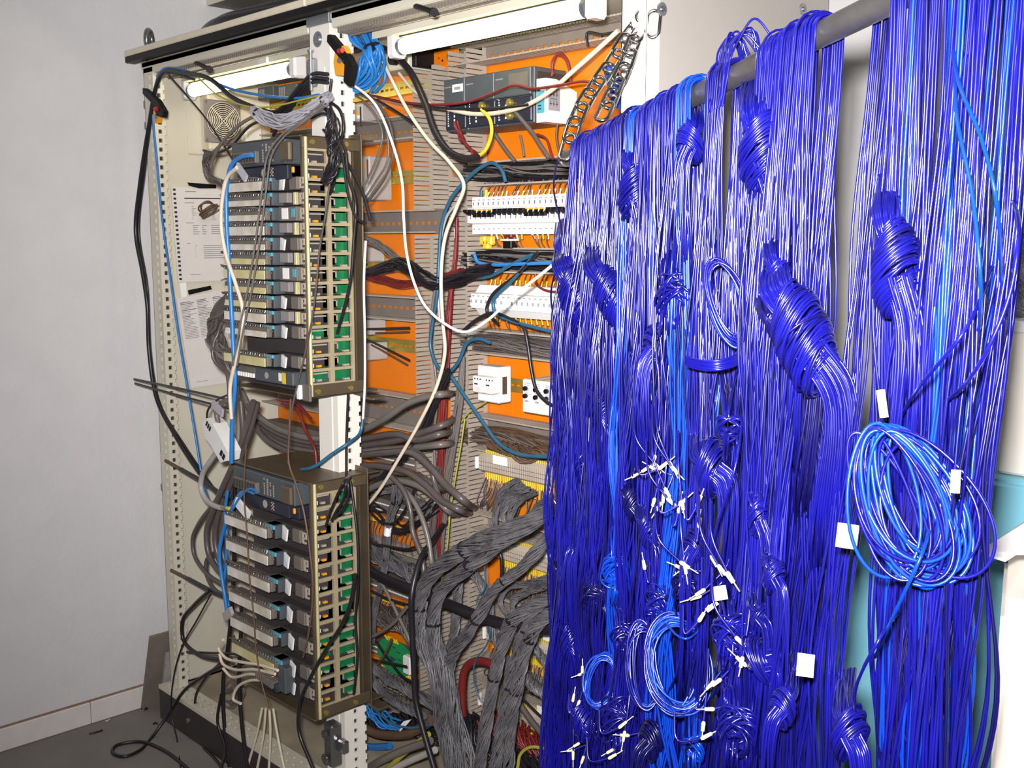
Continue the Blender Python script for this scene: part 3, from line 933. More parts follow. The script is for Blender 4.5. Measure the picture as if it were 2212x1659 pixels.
# ================================================================ equipment of the right bay
YP = .400
def prof_x(mb, x0, x1, prof, m=0):
    """extrude a (y,z) profile along x"""
    mb.prism([np.array([x0, y, z]) for y, z in prof], X_ * (x1 - x0), m)
    return mb
# dark modular controller
y0, y1 = .27, .388
xa, xb = xY(958, 230, y0), xY(1146, 230, y0)
za, zb = zY(958, 285, y0), zY(958, 172, y0)
t = thing('modular_controller', 'wide anthracite modular controller high in the right bay', 'controller', (xa, y1, za))
nb = [xa, xa + (xb - xa) * .26, xa + (xb - xa) * .60, xb]
for i in range(3):
    mb = MB().cbox(nb[i] + .0005, nb[i + 1] - .0005, y0 + .012, y1, za, zb, .002)
    mb.cbox(nb[i] + .001, nb[i + 1] - .001, y0, y0 + .012, za + (zb - za) * .50, zb - .002, .002)
    part('module_case', mb, 'slate', t)
    part('front_door', MB().cbox(nb[i] + .002, nb[i + 1] - .002, y0 + .004, y0 + .013, za + .004, za + (zb - za) * .48, .002), 'navy', t)
    mb = MB()
    for k in range(9):
        mb.box(nb[i] + .012, nb[i] + .014 + .002 * (k % 3 == 0), y0 + .0032, y0 + .004, za + .012 + k * .0055, za + .0152 + k * .0055)
    for k in range(4):
        mb.box(nb[i] + .034, nb[i] + .038, y0 + .0032, y0 + .004, za + .014 + k * .009, za + .019 + k * .009)
    mb.box(nb[i] + .006, nb[i] + .030, y0 - .0006, y0, zb - .022, zb - .019, 1)
    part('printed_marks', mb, ['plug', 'module2'], t)
part('white_label', MB().box(nb[0] + .034, nb[0] + .072, y0 - .001, y0, zb - .034, zb - .016).box(nb[0] + .042, nb[0] + .064, y0 - .0015, y0 - .001, zb - .029, zb - .022, 1), ['plug', 'inkgrey'], t)
part('grey_label', MB().box(nb[2] + .05, nb[3] - .008, y0 - .001, y0, zb - .046, zb - .012), 'module', t)
for (u, v) in ((1042, 229), (1102, 222), (1102, 250)):
    c = pY(u, v, y0)
    part('brass_terminal', MB().disc(c + Y_ * .003, -Y_, .010, .008, 6).disc(c - Y_ * .004, -Y_, .005, .004, 10), 'brass', t)
part('end_cover', MB().cbox(xb - .001, xb + .001, y0 + .02, y1, za + .01, zb - .01, .0005), 'modtop', t)
# white relay box
yf = .285
xa, xb = xY(1159, 210, yf), xY(1179, 210, yf)
z0, z1 = zY(1178, 263, yf), zY(1178, 168, yf)
yr = pX(1246, 210, xb)[1]
t = thing('relay_box', 'white relay box with a wiring diagram on its side, right of the dark controller', 'relay', (xa, yr, z0))
prof = [(yf, z0), (yf, z1), (yf + .035, z1), (yr, z1 - .022), (yr, z0 + .02), (yr - .03, z0 + .006), (yr - .034, z0)]
part('case', prof_x(MB(), xa, xb, prof[::-1]), 'plug', t)
part('blue_label', MB().box(xa + .002, xb - .004, yf - .001, yf, z0 + .02, z0 + .068).box(xa + .006, xa + .016, yf - .0014, yf - .001, z0 + .028, z0 + .031, 1).box(xa + .006, xa + .016, yf - .0014, yf - .001, z0 + .035, z0 + .038, 1).box(xa + .003, xa + .012, yf - .0014, yf - .001, z0 + .068, z0 + .073, 1), ['cyan', 'ink'], t)
mb = MB().box(xb, xb + .0008, yf + .008, yf + .045, z0 + .026, z0 + .076)
for k in range(3):
    for (za_, zb_) in ((.036, .048), (.056, .072)):
        yy = yf + .014 + k * .010
        mb.box(xb + .0008, xb + .0012, yy, yy + .0012, z0 + za_, z0 + zb_, 1)
        mb.box(xb + .0008, xb + .0012, yy - .002, yy + .005, z0 + za_ + .004, z0 + za_ + .0055, 1)
mb.box(xb + .0008, xb + .0012, yf + .014, yf + .036, z0 + .051, z0 + .0525, 1)
part('wiring_diagram', mb, ['inkgrey', 'ink'], t)

# circuit breakers
yb = .388
def breaker(x, kind, label):
    zt, zbm = zY(1080, 424, .31), zY(1080, 506, .31)
    zn1, zn0 = zY(1080, 446, .30), zY(1080, 484, .30)
    w = .0172
    t = thing('circuit_breaker', label, 'circuit breaker', (x, yb, zbm), 'white circuit breakers in one row')
    prof = [(.312, zbm), (.312, zn0), (.296, zn0 + .003), (.296, zn1 - .003), (.312, zn1), (.312, zt), (yb, zt), (yb, zbm)]
    part('case', prof_x(MB(), x, x + w, prof), 'plug', t)
    zt0 = (zn0 + zn1) / 2 + .006
    up = kind != 'down'
    s = 1 if up else -1
    mb = MB().prism([np.array([x + .003, .296, zt0 - .006]), np.array([x + .003, .296, zt0 + .006]), np.array([x + .003, .283, zt0 + s * .008]), np.array([x + .003, .283, zt0 + s * .003])], X_ * .0112)
    mb.cbox(x + .0005, x + w - .0005, .280, .287, zt0 + s * .003, zt0 + s * .009, .0008)
    part('toggle', mb, 'black', t)
    mb = MB().box(x + .002, x + w - .002, .2952, .296, zn1 - .009, zn1 - .005, 0).box(x + .003, x + .011, .3112, .312, zt - .008, zt - .006, 1).box(x + .004, x + .006, .3112, .312, zt - .020, zt - .012, 2).box(x + .005, x + .010, .3112, .312, zbm + .012, zbm + .0135, 2).box(x + .011, x + .0125, .2952, .296, zt0 - .014, zt0 - .002, 3 if kind == 'red' else 2)
    part('printed_marks', mb, ['orangep', 'inkgrey', 'ink', 'cred'], t)
    return t
x = xY(1019, 460, .31)
kinds = ['red', 'red', 'down', 'down', 'down', 'down'] + ['up'] * 4 + ['red'] * 2 + ['down'] * 4 + ['red'] * 5
proto = {}
BX = []
for i in range(19):
    k = kinds[i]
    lab = f'white circuit breaker, {ORD[i]} from the left, ' + {'red': 'with a red stripe', 'down': 'toggle pointing down', 'up': 'toggle up, no red stripe'}[k]
    if k not in proto:
        proto[k] = (breaker(x, k, lab), x)
    else:
        dup(proto[k][0], (x - proto[k][1], 0, 0), lab)
    BX.append(x + .0086)
    x += .0176
# short feed wires of the breakers
zt, zbm = zY(1080, 424, .31), zY(1080, 506, .31)
for i, xx in enumerate(BX):
    for (za_, zb_, lab, g) in ((zt, zY(1100, 392, .35), f'short wire entering the {ORD[i]} circuit breaker from above', 'feed wires above the breakers'), (zbm, zY(1100, 535, .35), f'short wire leaving the underside of the {ORD[i]} circuit breaker', 'feed wires below the breakers')):
        if g.endswith('below the breakers') and i in (0, 1, 9, 14): continue
        a = np.array([xx, .335, za_])
        b = np.array([xx + rng.uniform(-.012, .016), .35, zb_])
        mb = MB()
        mb.tube(spline([a, (a + b) / 2 + (rng.uniform(-.005, .005), -.006, 0), b], 5), .0016, 6, 0)
        mb.cyl(a, a * .65 + b * .35, .0026, 6, 1)
        solo('feed_wire', mb, [['cgreyd', 'cbrown', 'cgrey'][i % 3], 'beige' if i % 4 else 'cyel'], lab, 'wire', g)
mb = MB()
for i in range(3):
    c = np.array([BX[1] + i * .012, .325, zbm - .012 - (i % 2) * .01])
    mb.cbox(c[0] - .010, c[0] + .010, c[1] - .006, c[1] + .01, c[2] - .014, c[2] + .008, .003)
solo('yellow_plug', mb, 'cyel', 'lumpy yellow plug under the left end of the breaker row', 'connector')
mb = MB().cbox(BX[5], BX[5] + .03, .322, .345, zbm - .034, zbm - .010, .002, 0).cbox(BX[5] - .004, BX[5] + .034, .318, .346, zbm - .016, zbm - .011, .001, 1).cbox(BX[5] + .002, BX[5] + .028, .324, .343, zbm - .008, zbm, .001, 2)
solo('fuse_clip', mb, ['black', 'beige', 'cred'], 'small black and red clip under the breaker row', 'connector')
for i, cc in ((0, 'cteal'), (1, 'cyel')):
    solo('ferrule_sleeve', MB().cyl((BX[i], .333, zt), (BX[i] + .002, .333, zt + .018), .0042, 8), cc, ['petrol blue sleeve over the first breaker of the row', 'yellow sleeve over the second breaker of the row'][i], 'sleeve')

# white fuse terminals
def fuse_terminal(x, label):
    zt, z0 = zY(1100, 618, .31), zY(1100, 686, .31)
    n1, n0 = zY(1100, 636, .29), zY(1100, 672, .29)
    w = .0174
    t = thing('fuse_terminal', label, 'fuse terminal', (x, yb, z0), 'white fuse terminals in one row')
    prof = [(.315, z0), (.300, n0), (.286, n0 + .002), (.286, n1 - .002), (.300, n1), (.315, zt), (yb, zt), (yb, z0)]
    part('case', prof_x(MB(), x, x + w, prof), 'plug', t)
    part('lever', MB().cbox(x + .003, x + w - .003, .279, .288, n0 + .006, n1 - .012, .0015), 'tape', t)
    part('slot', MB().box(x + .006, x + w - .006, .2783, .279, n1 - .024, n1 - .016).box(x + .005, x + w - .005, .2853, .286, n1 - .009, n1 - .006), 'inkgrey', t)
    return t
x = xY(1027, 650, .3)
f0 = fuse_terminal(x, 'white fuse terminal, first from the left, in the row under the breakers')
FX = [x]
for i in range(1, 18):
    dup(f0, (.0177 * i, 0, 0), f'white fuse terminal, {ORD[i]} from the left, in the row under the breakers')
    FX.append(x + .0177 * i)
for i, xx in enumerate(FX):
    for (v0, v1, lab, g) in ((620, 590, f'thin wire with yellow ferrule entering the {ORD[i]} fuse terminal from above', 'feed wires above the fuse terminals'), (684, 716, f'thin wire with yellow ferrule leaving the {ORD[i]} fuse terminal below', 'feed wires below the fuse terminals')):
        a = np.array([xx + .009, .34, zY(1100, v0, .31)])
        b = np.array([xx + .009 + rng.uniform(-.012, .012), .352, zY(1100, v1, .345)])
        mb = MB()
        mb.tube(spline([a, (a + b) / 2 - Y_ * .005, b], 5), .0014, 6, 0)
        mb.cyl(a, a * .55 + b * .45, .0024, 6, 1)
        solo('feed_wire', mb, [['cbrown', 'cgreyd'][i % 2], 'cyel'], lab, 'wire', g)

# white contactor
yf = .30
xa, xb = xY(1031, 830, yf), xY(1077, 830, yf)
z0, z1 = zY(1060, 870, yf), zY(1060, 792, yf)
yr = min(pX(1105, 830, xb)[1], .388)
t = thing('contactor', 'white contactor block with a reddish side window', 'contactor', (xa, yr, z0))
part('case', MB().cbox(xa, xb, yf, yr, z0, z1, .003), 'plug', t)
part('front_nose', MB().cbox(xY(1020, 830, yf - .03), xY(1062, 830, yf - .03), yf - .03, yf, zY(1040, 850, yf - .03), zY(1040, 814, yf - .03), .003), 'plug', t)
part('side_window', MB().cbox(xb, xb + .001, yf + .012, yr - .016, z0 + .022, z1 - .024, .0004), 'bronze', t)
for k in range(4):
    for z in (z1 - .012, z0 + .012):
        part('screw', MB().disc((xa + .010 + k * .0185, yf, z), -Y_, .0045, .002, 10), 'tape', t)
mb = MB()
xn0 = xY(1020, 830, yf - .03)
for q in range(2):
    for k in range(3):
        mb.box(xn0 + .008 + q * .042 + k * .010, xn0 + .012 + q * .042 + k * .010, yf - .0308, yf - .03, zY(1040, 821, yf - .03), zY(1040, 818, yf - .03))
    mb.box(xn0 + .008 + q * .042, xn0 + .02 + q * .042, yf - .0308, yf - .03, zY(1040, 832, yf - .03), zY(1040, 829, yf - .03))
    mb.box(xn0 + .010 + q * .042, xn0 + .032 + q * .042, yf - .0308, yf - .03, zY(1040, 848, yf - .03), zY(1040, 836, yf - .03), 1)
part('printed_marks', mb, ['ink', 'strip'], t)
# beige relays
yf = .29
for i, (u0, u1, txt, lab) in enumerate(((1130, 1152, '-56', 'first beige timer relay with two black knobs, nearest the white contactor'), (1152, 1175, '-66', 'second beige timer relay, middle of three'), (1175, 1199, '-65', 'third beige timer relay, half hidden by blue wires'))):
    xa, xb = xY(u0, 855, yf), xY(u1, 855, yf) - .0006
    z0, z1 = zY(1130, 890, yf), zY(1130, 818, yf)
    t = thing('timer_relay', lab, 'relay', (xa, .388, z0))
    part('case', MB().cbox(xa, xb, yf, .388, z0, z1, .002), 'beige', t)
    part('front_plate', MB().cbox(xa + .001, xb - .001, yf - .002, yf, z0 + .002, z1 - .002, .0006), 'plug', t)
    mb = MB()
    for k in range(7):
        mb.box(xa + .006, xa + .006 + rng.uniform(.014, .024), yf - .0025, yf - .002, z1 - .010 - k * .0042, z1 - .0085 - k * .0042, 1)
    letters(mb, txt, (xa + .006, yf - .0025, z0 + .007), X_, Z_, .011, -Y_ * .0002, 0, .2)
    mb.box(xa + .008, xa + .02, yf - .0025, yf - .002, z0 + .026, z0 + .030, 1)
    part('printed_text', mb, ['ink', 'inkgrey'], t)
    for zz in (.052, .070):
        part('knob', MB().cyl((xa + .012, yf - .002, z0 + zz - .012), (xa + .012, yf - .009, z0 + zz - .012), .0055, 14), 'black', t)

# terminal bars with rows of ferrules and drooping wires
def termbar(u0, v0t, v0b, label, yf=.315, x1=1.80, tag=None, endcap=True, tails=60):
    xa = xY(u0, v0t, yf)
    z1, z0 = zY(u0, v0t, yf), zY(u0, v0b, yf)
    t = thing('terminal_bar', label, 'terminal block', (xa, .39, z0))
    part('bar', MB().prism([np.array([xa, y, z]) for y, z in ((yf, z0 + .004), (yf, z1 - .002), (yf + .012, z1 + .006), (.388, z1 + .006), (.388, z0 - .004), (yf + .012, z0 - .004))], X_ * (x1 - xa)), 'termbar', t)
    mb = MB()
    x = xa + .005
    while x < x1:
        mb.box(x, x + .0008, yf - .0006, yf, z0 + .005, z1 - .003)
        x += .0065
    for zz in (.35, .62):
        mb.box(xa, x1, yf - .0006, yf, z0 + (z1 - z0) * zz, z0 + (z1 - z0) * zz + .0012)
    part('terminal_joints', mb, 'duct', t, kind='stuff')
    if endcap:
        part('end_cap', MB().cbox(xa - .010, xa - .002, yf - .006, .388, z0 + .004, z1 - .004, .002), 'plug', t)
    mb, mw = MB(), MB()
    x = xa + .012
    i = 0
    while x < min(x1, xa + .46):
        mb.cyl((x, yf + .014, z0 - .004), (x + .001, yf + .012, z0 - .018 - .004 * (i % 3)), .0024, 6, 0 if i % 9 else 1)
        mb.cyl((x, yf + .016, z1 + .004), (x + .001, yf + .014, z1 + .014), .0022, 5, 0)
        if i % 5 in (1, 3):
            mb.cbox(x - .003, x + .003, yf + .016, yf + .022, z0 - .045, z0 - .012, .001, 2)
        a = np.array([x + .001, yf + .012, z0 - .018])
        pts = [a, a + (rng.uniform(-.008, .004), -.010, -.03), a + (-.012 + rng.uniform(-.012, .01), -.008 - rng.uniform(0, .01), -.062), a + (-.03 + rng.uniform(-.02, .01), .004, -.085)]
        mw.tube(spline(pts, 4), .0015, 5, int(rng.integers(0, 3)))
        x += .0066
        i += 1
    part('ferrule_row', mb, ['cyel', 'orangep', 'orangep'], t, 'row of yellow ferrules', 'stuff')
    part('wire_tails', mw, ['cstrand', 'cgreyd', 'cstrand'], t, None, 'stuff')
    if tag:
        (tu, tv, w, h, txt) = tag
        c = pY(tu, tv, yf - .004)
        mb = MB().box(c[0] - w / 2, c[0] + w / 2, yf - .005, yf - .003, c[2] - h / 2, c[2] + h / 2)
        if txt:
            letters(mb, txt, (c[0] - w * .38, yf - .0053, c[2] - h * .28), X_, Z_, h * .58, -Y_ * .0003, 1, .18)
        part('paper_tag', mb, ['tape', 'ink'], t, 'white handwritten tag')
    return t
termbar(1034, 983, 1016, 'first beige terminal bar from the top, tagged near its left end', tag=(1080, 995, .05, .022, '7A'))
termbar(1072, 1172, 1206, 'second beige terminal bar, tagged near the blue wires', tag=(1190, 1196, .044, .024, '1-A'))
termbar(1050, 1352, 1384, 'third beige terminal bar, behind the twisted grey bundles', tag=(1189, 1376, .05, .026, '0-4'))
termbar(1040, 1495, 1528, 'lowest beige terminal bar with a blank white tag', tag=(1176, 1538, .05, .02, None))
# terminal rows of the left bay
def termrow(v0, v1, uref, label, x0=.06, x1=.842, yf=.33, m='module'):
    z1, z0 = zY(uref, v0, yf), zY(uref, v1, yf)
    t = thing('terminal_row', label, 'terminal block', (x0, .39, z0))
    part('rail_body', MB().cbox(x0, x1, yf, .388, z0, z1, .002).cbox(x0, x1, yf - .012, yf + .02, z0 - .008, z0, .001, 1), [m, 'orange'], t)
    mb = MB()
    x = .42
    while x < x1 - .008:
        for k in range(2):
            mb.disc((x + .003 * k, yf, z0 + (z1 - z0) * (.3 + .4 * k)), -Y_, .0022, .003, 6)
        x += .0075
    part('terminal_screws', mb, 'plug', t, kind='stuff')
    mb = MB()
    x, i = .40, 0
    while x < x1 - .01:
        if (i // 6) % 3 != 1:
            mb.cyl((x, yf + .004, z0 - .008), (x, yf + .002, z0 - .026), .003, 6, 0)
        else:
            mb.box(x - .004, x + .004, yf + .006, yf + .010, z0 - .03, z0 - .006, 1)
        if i % 2:
            a = np.array([x, yf, z0 - .025])
            mb.tube(spline([a, a + (.005 * rng.normal(), -.012, -.03), a + (.02 * rng.normal(), 0, -.07)], 4), .0016, 5, 2)
        x += .008
        i += 1
    part('ferrule_row', mb, ['cyel', 'orangep', 'cstrand'], t, 'yellow and orange ferrules', 'stuff')
    return t
termrow(972, 1008, 860, 'grey terminal row under the wide duct, left bay')
termrow(1088, 1122, 860, 'grey terminal row with white screw heads behind the white-tagged strand bundle')
termrow(1262, 1292, 860, 'grey terminal row just below the crossing black hose, left bay')
termrow(1420, 1446, 880, 'grey terminal row behind the round green board, left bay')
# relays at the left of the left bay
def small_relay(u0, u1, v0, v1, label, pink=True, yf=.31):
    xa, xb = xY(u0, v0, yf), xY(u1, v0, yf)
    z1, z0 = zY(u1, v0, yf), zY(u1, v1, yf)
    t = thing('small_relay', label, 'relay', (xa, .388, z0))
    part('case', MB().cbox(xa, xb, yf, .388, z0, z1, .003), 'clight', t)
    mb = MB()
    for k in range(4):
        mb.box(xb - .045 + k * .009, xb - .041 + k * .009, yf - .0008, yf, z1 - .032, z1 - .020, 0)
    mb.box(xb - .022, xb - .004, yf - .0008, yf, z0 + .008, z0 + (z1 - z0) * .35, 1)
    mb.box(xb - .010, xb - .004, yf - .001, yf, z1 - .06, z1 - .01, 2)
    part('printed_marks', mb, ['orangep', 'plug', 'cred' if pink else 'ink'], t)
small_relay(755, 797, 336, 432, 'light grey relay with orange slots on the second rail, left bay')
small_relay(755, 783, 535, 566, 'small pale relay with a red mark beside the black wire crossing')
small_relay(755, 786, 692, 725, 'pale relay above the lower yellow rail, left bay')
small_relay(755, 790, 742, 780, 'pale relay on the lower yellow rail, left bay', False)
small_relay(745, 782, 222, 262, 'light grey relay just behind the top of the middle post', False)
# beige supply box and orange corner plate at the top left bay
xa, xb = xY(812, 120, .30), xY(882, 120, .30)
t = thing('supply_box', 'beige box with a round dark knob behind the coiled blue cables', 'box', (xa, .388, zY(850, 152, .3)))
part('case', MB().cbox(xa, xb, .30, .388, zY(850, 152, .3), zY(850, 92, .3), .003), 'cream', t)
part('dark_side', MB().cbox(xb, xb + .018, .31, .388, zY(850, 150, .3), zY(850, 96, .3), .002), 'black', t)
c = pY(856, 128, .299)
part('knob', MB().cyl(c, c - Y_ * .016, .016, 16), 'black', t)
pts = [pY(u, v, .37) for u, v in ((905, 118), (990, 102), (988, 150), (960, 147), (905, 152))]
t = thing('orange_bracket_plate', 'small orange plate with a round plug at the top of the left bay', 'plate', pts[3])
part('plate', MB().prism(pts[::-1], Y_ * .003), 'orange', t)
c = pY(973, 122, .369)
part('round_plug', MB().disc(c, -Y_, .012, .003, 18), 'zinc', t)
part('hole', MB().disc(pY(956, 131, .3695), -Y_, .003, .0008, 10).disc(pY(948, 126, .3695), -Y_, .002, .0008, 8), 'dark', t)
part('flat_cable', MB().prism([pY(u, v, .366) for u, v in ((900, 140), (920, 134), (926, 112), (932, 112), (926, 138), (952, 141), (952, 146), (900, 146))][::-1], Y_ * .002), 'clight', t)
# two small grey drives behind the left lamp
for (u0, u1, v0, v1, lab) in ((556, 590, 184, 212, 'small grey finned box behind the left lamp'), (600, 640, 178, 208, 'dark grey box with a pale label behind the left lamp')):
    xa, xb = max(.06, xY(u0, v0, .33)), xY(u1, v0, .33)
    if xb < xa + .04: xb = xa + .05
    t = thing('small_drive', lab, 'box', (xa, .388, zY(u0, v1, .33)))
    part('case', MB().cbox(xa, xb, .33, .388, zY(u1, v1, .33), zY(u1, v0, .33), .002), 'slate', t)
    mb = MB()
    for k in range(4):
        mb.box(xa + .008 + k * .009, xa + .012 + k * .009, .3285, .33, zY(u1, v1, .33) + .006, zY(u1, v0, .33) - .006)
    part('fins', mb, 'module2', t)
# green boards low in the left bay
c = pY(853, 1420, .30)
a = np.linspace(0, 2 * math.pi, 11, endpoint=False)
pts = [c + X_ * .085 * math.cos(q) + Z_ * .052 * math.sin(q) for q in a]
t = thing('round_board', 'rounded green circuit board hanging among wires low in the left bay', 'circuit board', c - Z_ * .05)
part('board', MB().prism(pts, Y_ * .003), 'pcb2', t)
part('edge_plug', MB().cbox(c[0] + .060, c[0] + .092, c[1] - .02, c[1] - .001, c[2] - .022, c[2] + .03, .003), 'plug', t)
mb = MB()
for k in range(14):
    x, z = c[0] + rng.uniform(-.05, .05), c[2] + rng.uniform(-.03, .035)
    mb.box(x, x + rng.uniform(.008, .024), c[1] - .0008, c[1], z, z + .0022)
part('printed_marks', mb, 'ink', t)
mb = MB()
for k in range(7):
    p0 = c + (-.03 + k * .008, -.002, .045)
    mb.cyl(p0, p0 + (rng.uniform(-.006, .006), -.008, .014), .003, 6)
part('yellow_ferrules', mb, 'cyel', t)
pts = [pY(u, v, .27) for u, v in ((772, 1353), (788, 1345), (801, 1352), (799, 1376), (776, 1381))]
solo('teal_cover', MB().prism(pts, Y_ * .012), 'teal', 'small teal plastic cover peeping out beside the middle post', 'cover')

# ================================================================ tube rack of blue wires
RA, RBP = pD(1236, 336, 1.75), pD(1950, -12, .90)
rd = (RBP - RA) / np.linalg.norm(RBP - RA)
R0, R1 = RA - rd * .03, RA + rd * 1.16
hb = np.cross(Z_, rd)
hb /= np.linalg.norm(hb)
if np.dot(hb, RGT) > 0: hb = -hb              # towards the left of the view
up = np.cross(hb, rd)
if up[2] < 0: up = -up
RR = .0125
t = thing('hanging_tube', 'grey steel tube slung on a chain, draped with blue wires', 'pipe', RA)
mb = MB().cyl(R0, R1, RR, 24)
part('tube', mb, 'rod', t)
mb = MB().cyl(R0 - rd * .004, R0 + rd * .001, RR * 1.12, 24)
part('end_plug', mb, 'steel', t)
def rod_s(u):
    """distance along the tube whose image column is u"""
    r = ray(u, 400)
    n = np.cross(r, Z_)
    return float(np.dot(EYE - RA, n) / np.dot(rd, n))
def rod_p(s): return RA + rd * s
def wire_depth(u):
    p = rod_p(rod_s(u)) - EYE
    return float(np.dot(p, FWD))

# (u at the tube, strands, share of bright blue, width along the tube, left length, right length, slopes towards the left, label)
BND = [
 (1262, 40, .00, .016, 1.55, 1.50, (.030, .02), 'darkest blue wire bundle at the far end of the tube beside the chain hook'),
 (1282, 40, .00, .018, 1.55, 1.45, (.020, .01), 'dense blue wire bundle second from the far end of the tube'),
 (1304, 40, .02, .018, 1.55, 1.45, (.016, .0), 'dense blue wire bundle third from the far end, with a round sheaf knot'),
 (1328, 38, .00, .018, 1.50, 1.45, (.012, .0), 'dense blue wire bundle fourth from the far end of the tube'),
 (1352, 38, .04, .018, 1.50, 1.40, (.008, .0), 'blue wire bundle fifth from the far end, knotted high at the left of the curtain'),
 (1380, 38, .45, .018, 1.50, 1.40, (.0, .0), 'blue wire bundle with a bright blue band, left third of the curtain'),
 (1408, 36, .02, .018, 1.45, 1.40, (.0, .0), 'blue wire bundle with pale cream ferrules at mid height'),
 (1438, 36, .06, .020, 1.45, 1.40, (.0, .0), 'blue wire bundle carrying the big bright round coil near the bottom'),
 (1468, 36, .02, .020, 1.40, 1.35, (.0, .0), 'blue wire bundle with a small knot just below the tube'),
 (1500, 34, .45, .018, 1.40, 1.35, (.0, .0), 'blue wire bundle with a bright strip, left of the tuft of wire ends'),
 (1568, 54, .00, .024, 1.40, 1.35, (.0, .0), 'broad dark blue wire bundle topped by a tuft of bent wires'),
 (1674, 36, .02, .018, 1.35, 1.30, (.0, .0), 'blue wire bundle with a tall sheaf knot right of the first bare stretch'),
 (1712, 40, .06, .020, 1.30, 1.30, (.01, .02), 'large blue wire bundle with the broad tilted coil at mid height'),
 (1758, 34, .08, .018, 1.30, 1.30, (.012, .02), 'blue wire bundle just left of the widest bare stretch of tube'),
 (1866, 20, .04, .020, 0, 1.20, (.0, .050), 'loose blue wire bundle wrapped with white tape, under the bare tube'),
 (1976, 26, .25, .020, 1.15, 1.15, (-.030, .0), 'flash-brightened blue wire bundle with a high sheaf knot near the right side'),  # from here on, extra bright blue strands carry the near flash overexposure
 (2040, 24, .40, .022, 1.10, 1.10, (-.012, .012), 'flash-brightened blue wire bundle holding the large loose coil at lower right'),
 (2100, 22, .35, .020, 1.05, 1.05, (-.004, .02), 'flash-brightened blue wire bundle second from the right edge'),
 (2150, 18, .25, .016, 1.00, 1.00, (.008, .035), 'rightmost blue wire bundle, nearest to the viewer'),
]
WR = .00138
bundles = []
def bundle(i, row):
    u, n, fb, wa, Ll, Lr, slope, lab = row
    s = rod_s(u)
    c0 = rod_p(s)
    t = thing('wire_bundle', lab, 'wire bundle', c0 - Z_ * .02)
    mb = MB()
    ph = rng.uniform(0, 6.28, 6)
    zz = np.linspace(0, 1, 44)
    K = max(4, n // 6)
    sc_ = min(1.0, (float(np.dot(c0 - EYE, FWD)) / 1.45) ** 1.6)       # the near bundles hang straighter
    ca = np.linspace(-1, 1, K) * wa * .75 + rng.normal(0, wa * .12, K)     # clumps of wires that run side by side
    cl = [dict(p=rng.uniform(0, 6.28, 8), b=abs(rng.normal(0, .009)) * sc_, q=rng.uniform(.6, 1.5), d=rng.normal(0, .010) * sc_) for _ in range(K)]
    blue = [1 if rng.uniform() < fb else 0 for _ in range(K)]
    def leg(z, a0, off, side, k, pr, sl):
        g = np.clip(z * 3.2, 0, 1)
        c = cl[k]
        p = c['p'] if side > 0 else c['p'][::-1]
        a = a0 + g * (c['d'] * z * 1.2 + .0075 * sc_ * np.sin(z * 6.5 * c['q'] + p[0]) + .0035 * np.sin(z * 15 + p[1]) + .006 * sc_ * np.sin(z * 4.5 + ph[1]) + .005 * np.clip(z - .2, 0, .8) * np.sin(z * 16 + p[5]) + .0022 * np.sin(z * 24 + pr[0]) + .003 * np.sin(z * 9 + pr[1]))
        b = side * (off + g * c['b']) + sl * z + g * (.007 * sc_ * np.sin(z * 6 * c['q'] + p[2]) + .0035 * np.sin(z * 14 + p[3]) + .005 * sc_ * np.sin(z * 4 + ph[2]) + .011 * np.clip(z - .2, 0, .8) * np.sin(z * 18 + p[4]) + .0022 * np.sin(z * 21 + pr[2]) + .0035 * np.sin(z * 8 + pr[3]))
        return c0 + np.outer(a, rd) + np.outer(b, hb) - np.outer(z + .002, Z_)
    for j in range(n):
        k = j % K
        a0 = ca[k] + rng.normal(0, .0026)
        lay = RR + WR + abs(rng.normal(0, .0035))
        jm = 2 if rng.uniform() < .14 else blue[k]
        l1, l2 = Ll * rng.uniform(.84, 1.0), Lr * rng.uniform(.84, 1.0)
        pr = rng.uniform(0, 6.28, 8)
        ex = abs(rng.normal(0, .004))
        seq = []
        if Ll > 0:
            seq.append(leg(zz[::-1] * l1, a0, lay + ex * 0, 1, k, pr[:4], slope[0]))
            an = np.linspace(0, math.pi, 11)[1:-1]
        else:
            an = np.linspace(math.radians(118), math.pi, 5)[:-1]
        seq.append(c0 + rd * a0 + np.outer(np.cos(an) * lay, hb) + np.outer(np.sin(an) * lay, up))
        seq.append(leg(zz * l2, a0, lay, -1, k, pr[4:], slope[1]))
        mb.tube(np.vstack(seq), WR, 6, jm, caps=True)
    part('strands', mb, ['wire', 'wire2', 'wire3'], t, kind='stuff')
    bundles.append((u, t, c0))
    return t
for i, row in enumerate(BND):
    bundle(i, row)
def nearest(u):
    return min(bundles, key=lambda b: abs(b[0] - u))[1]

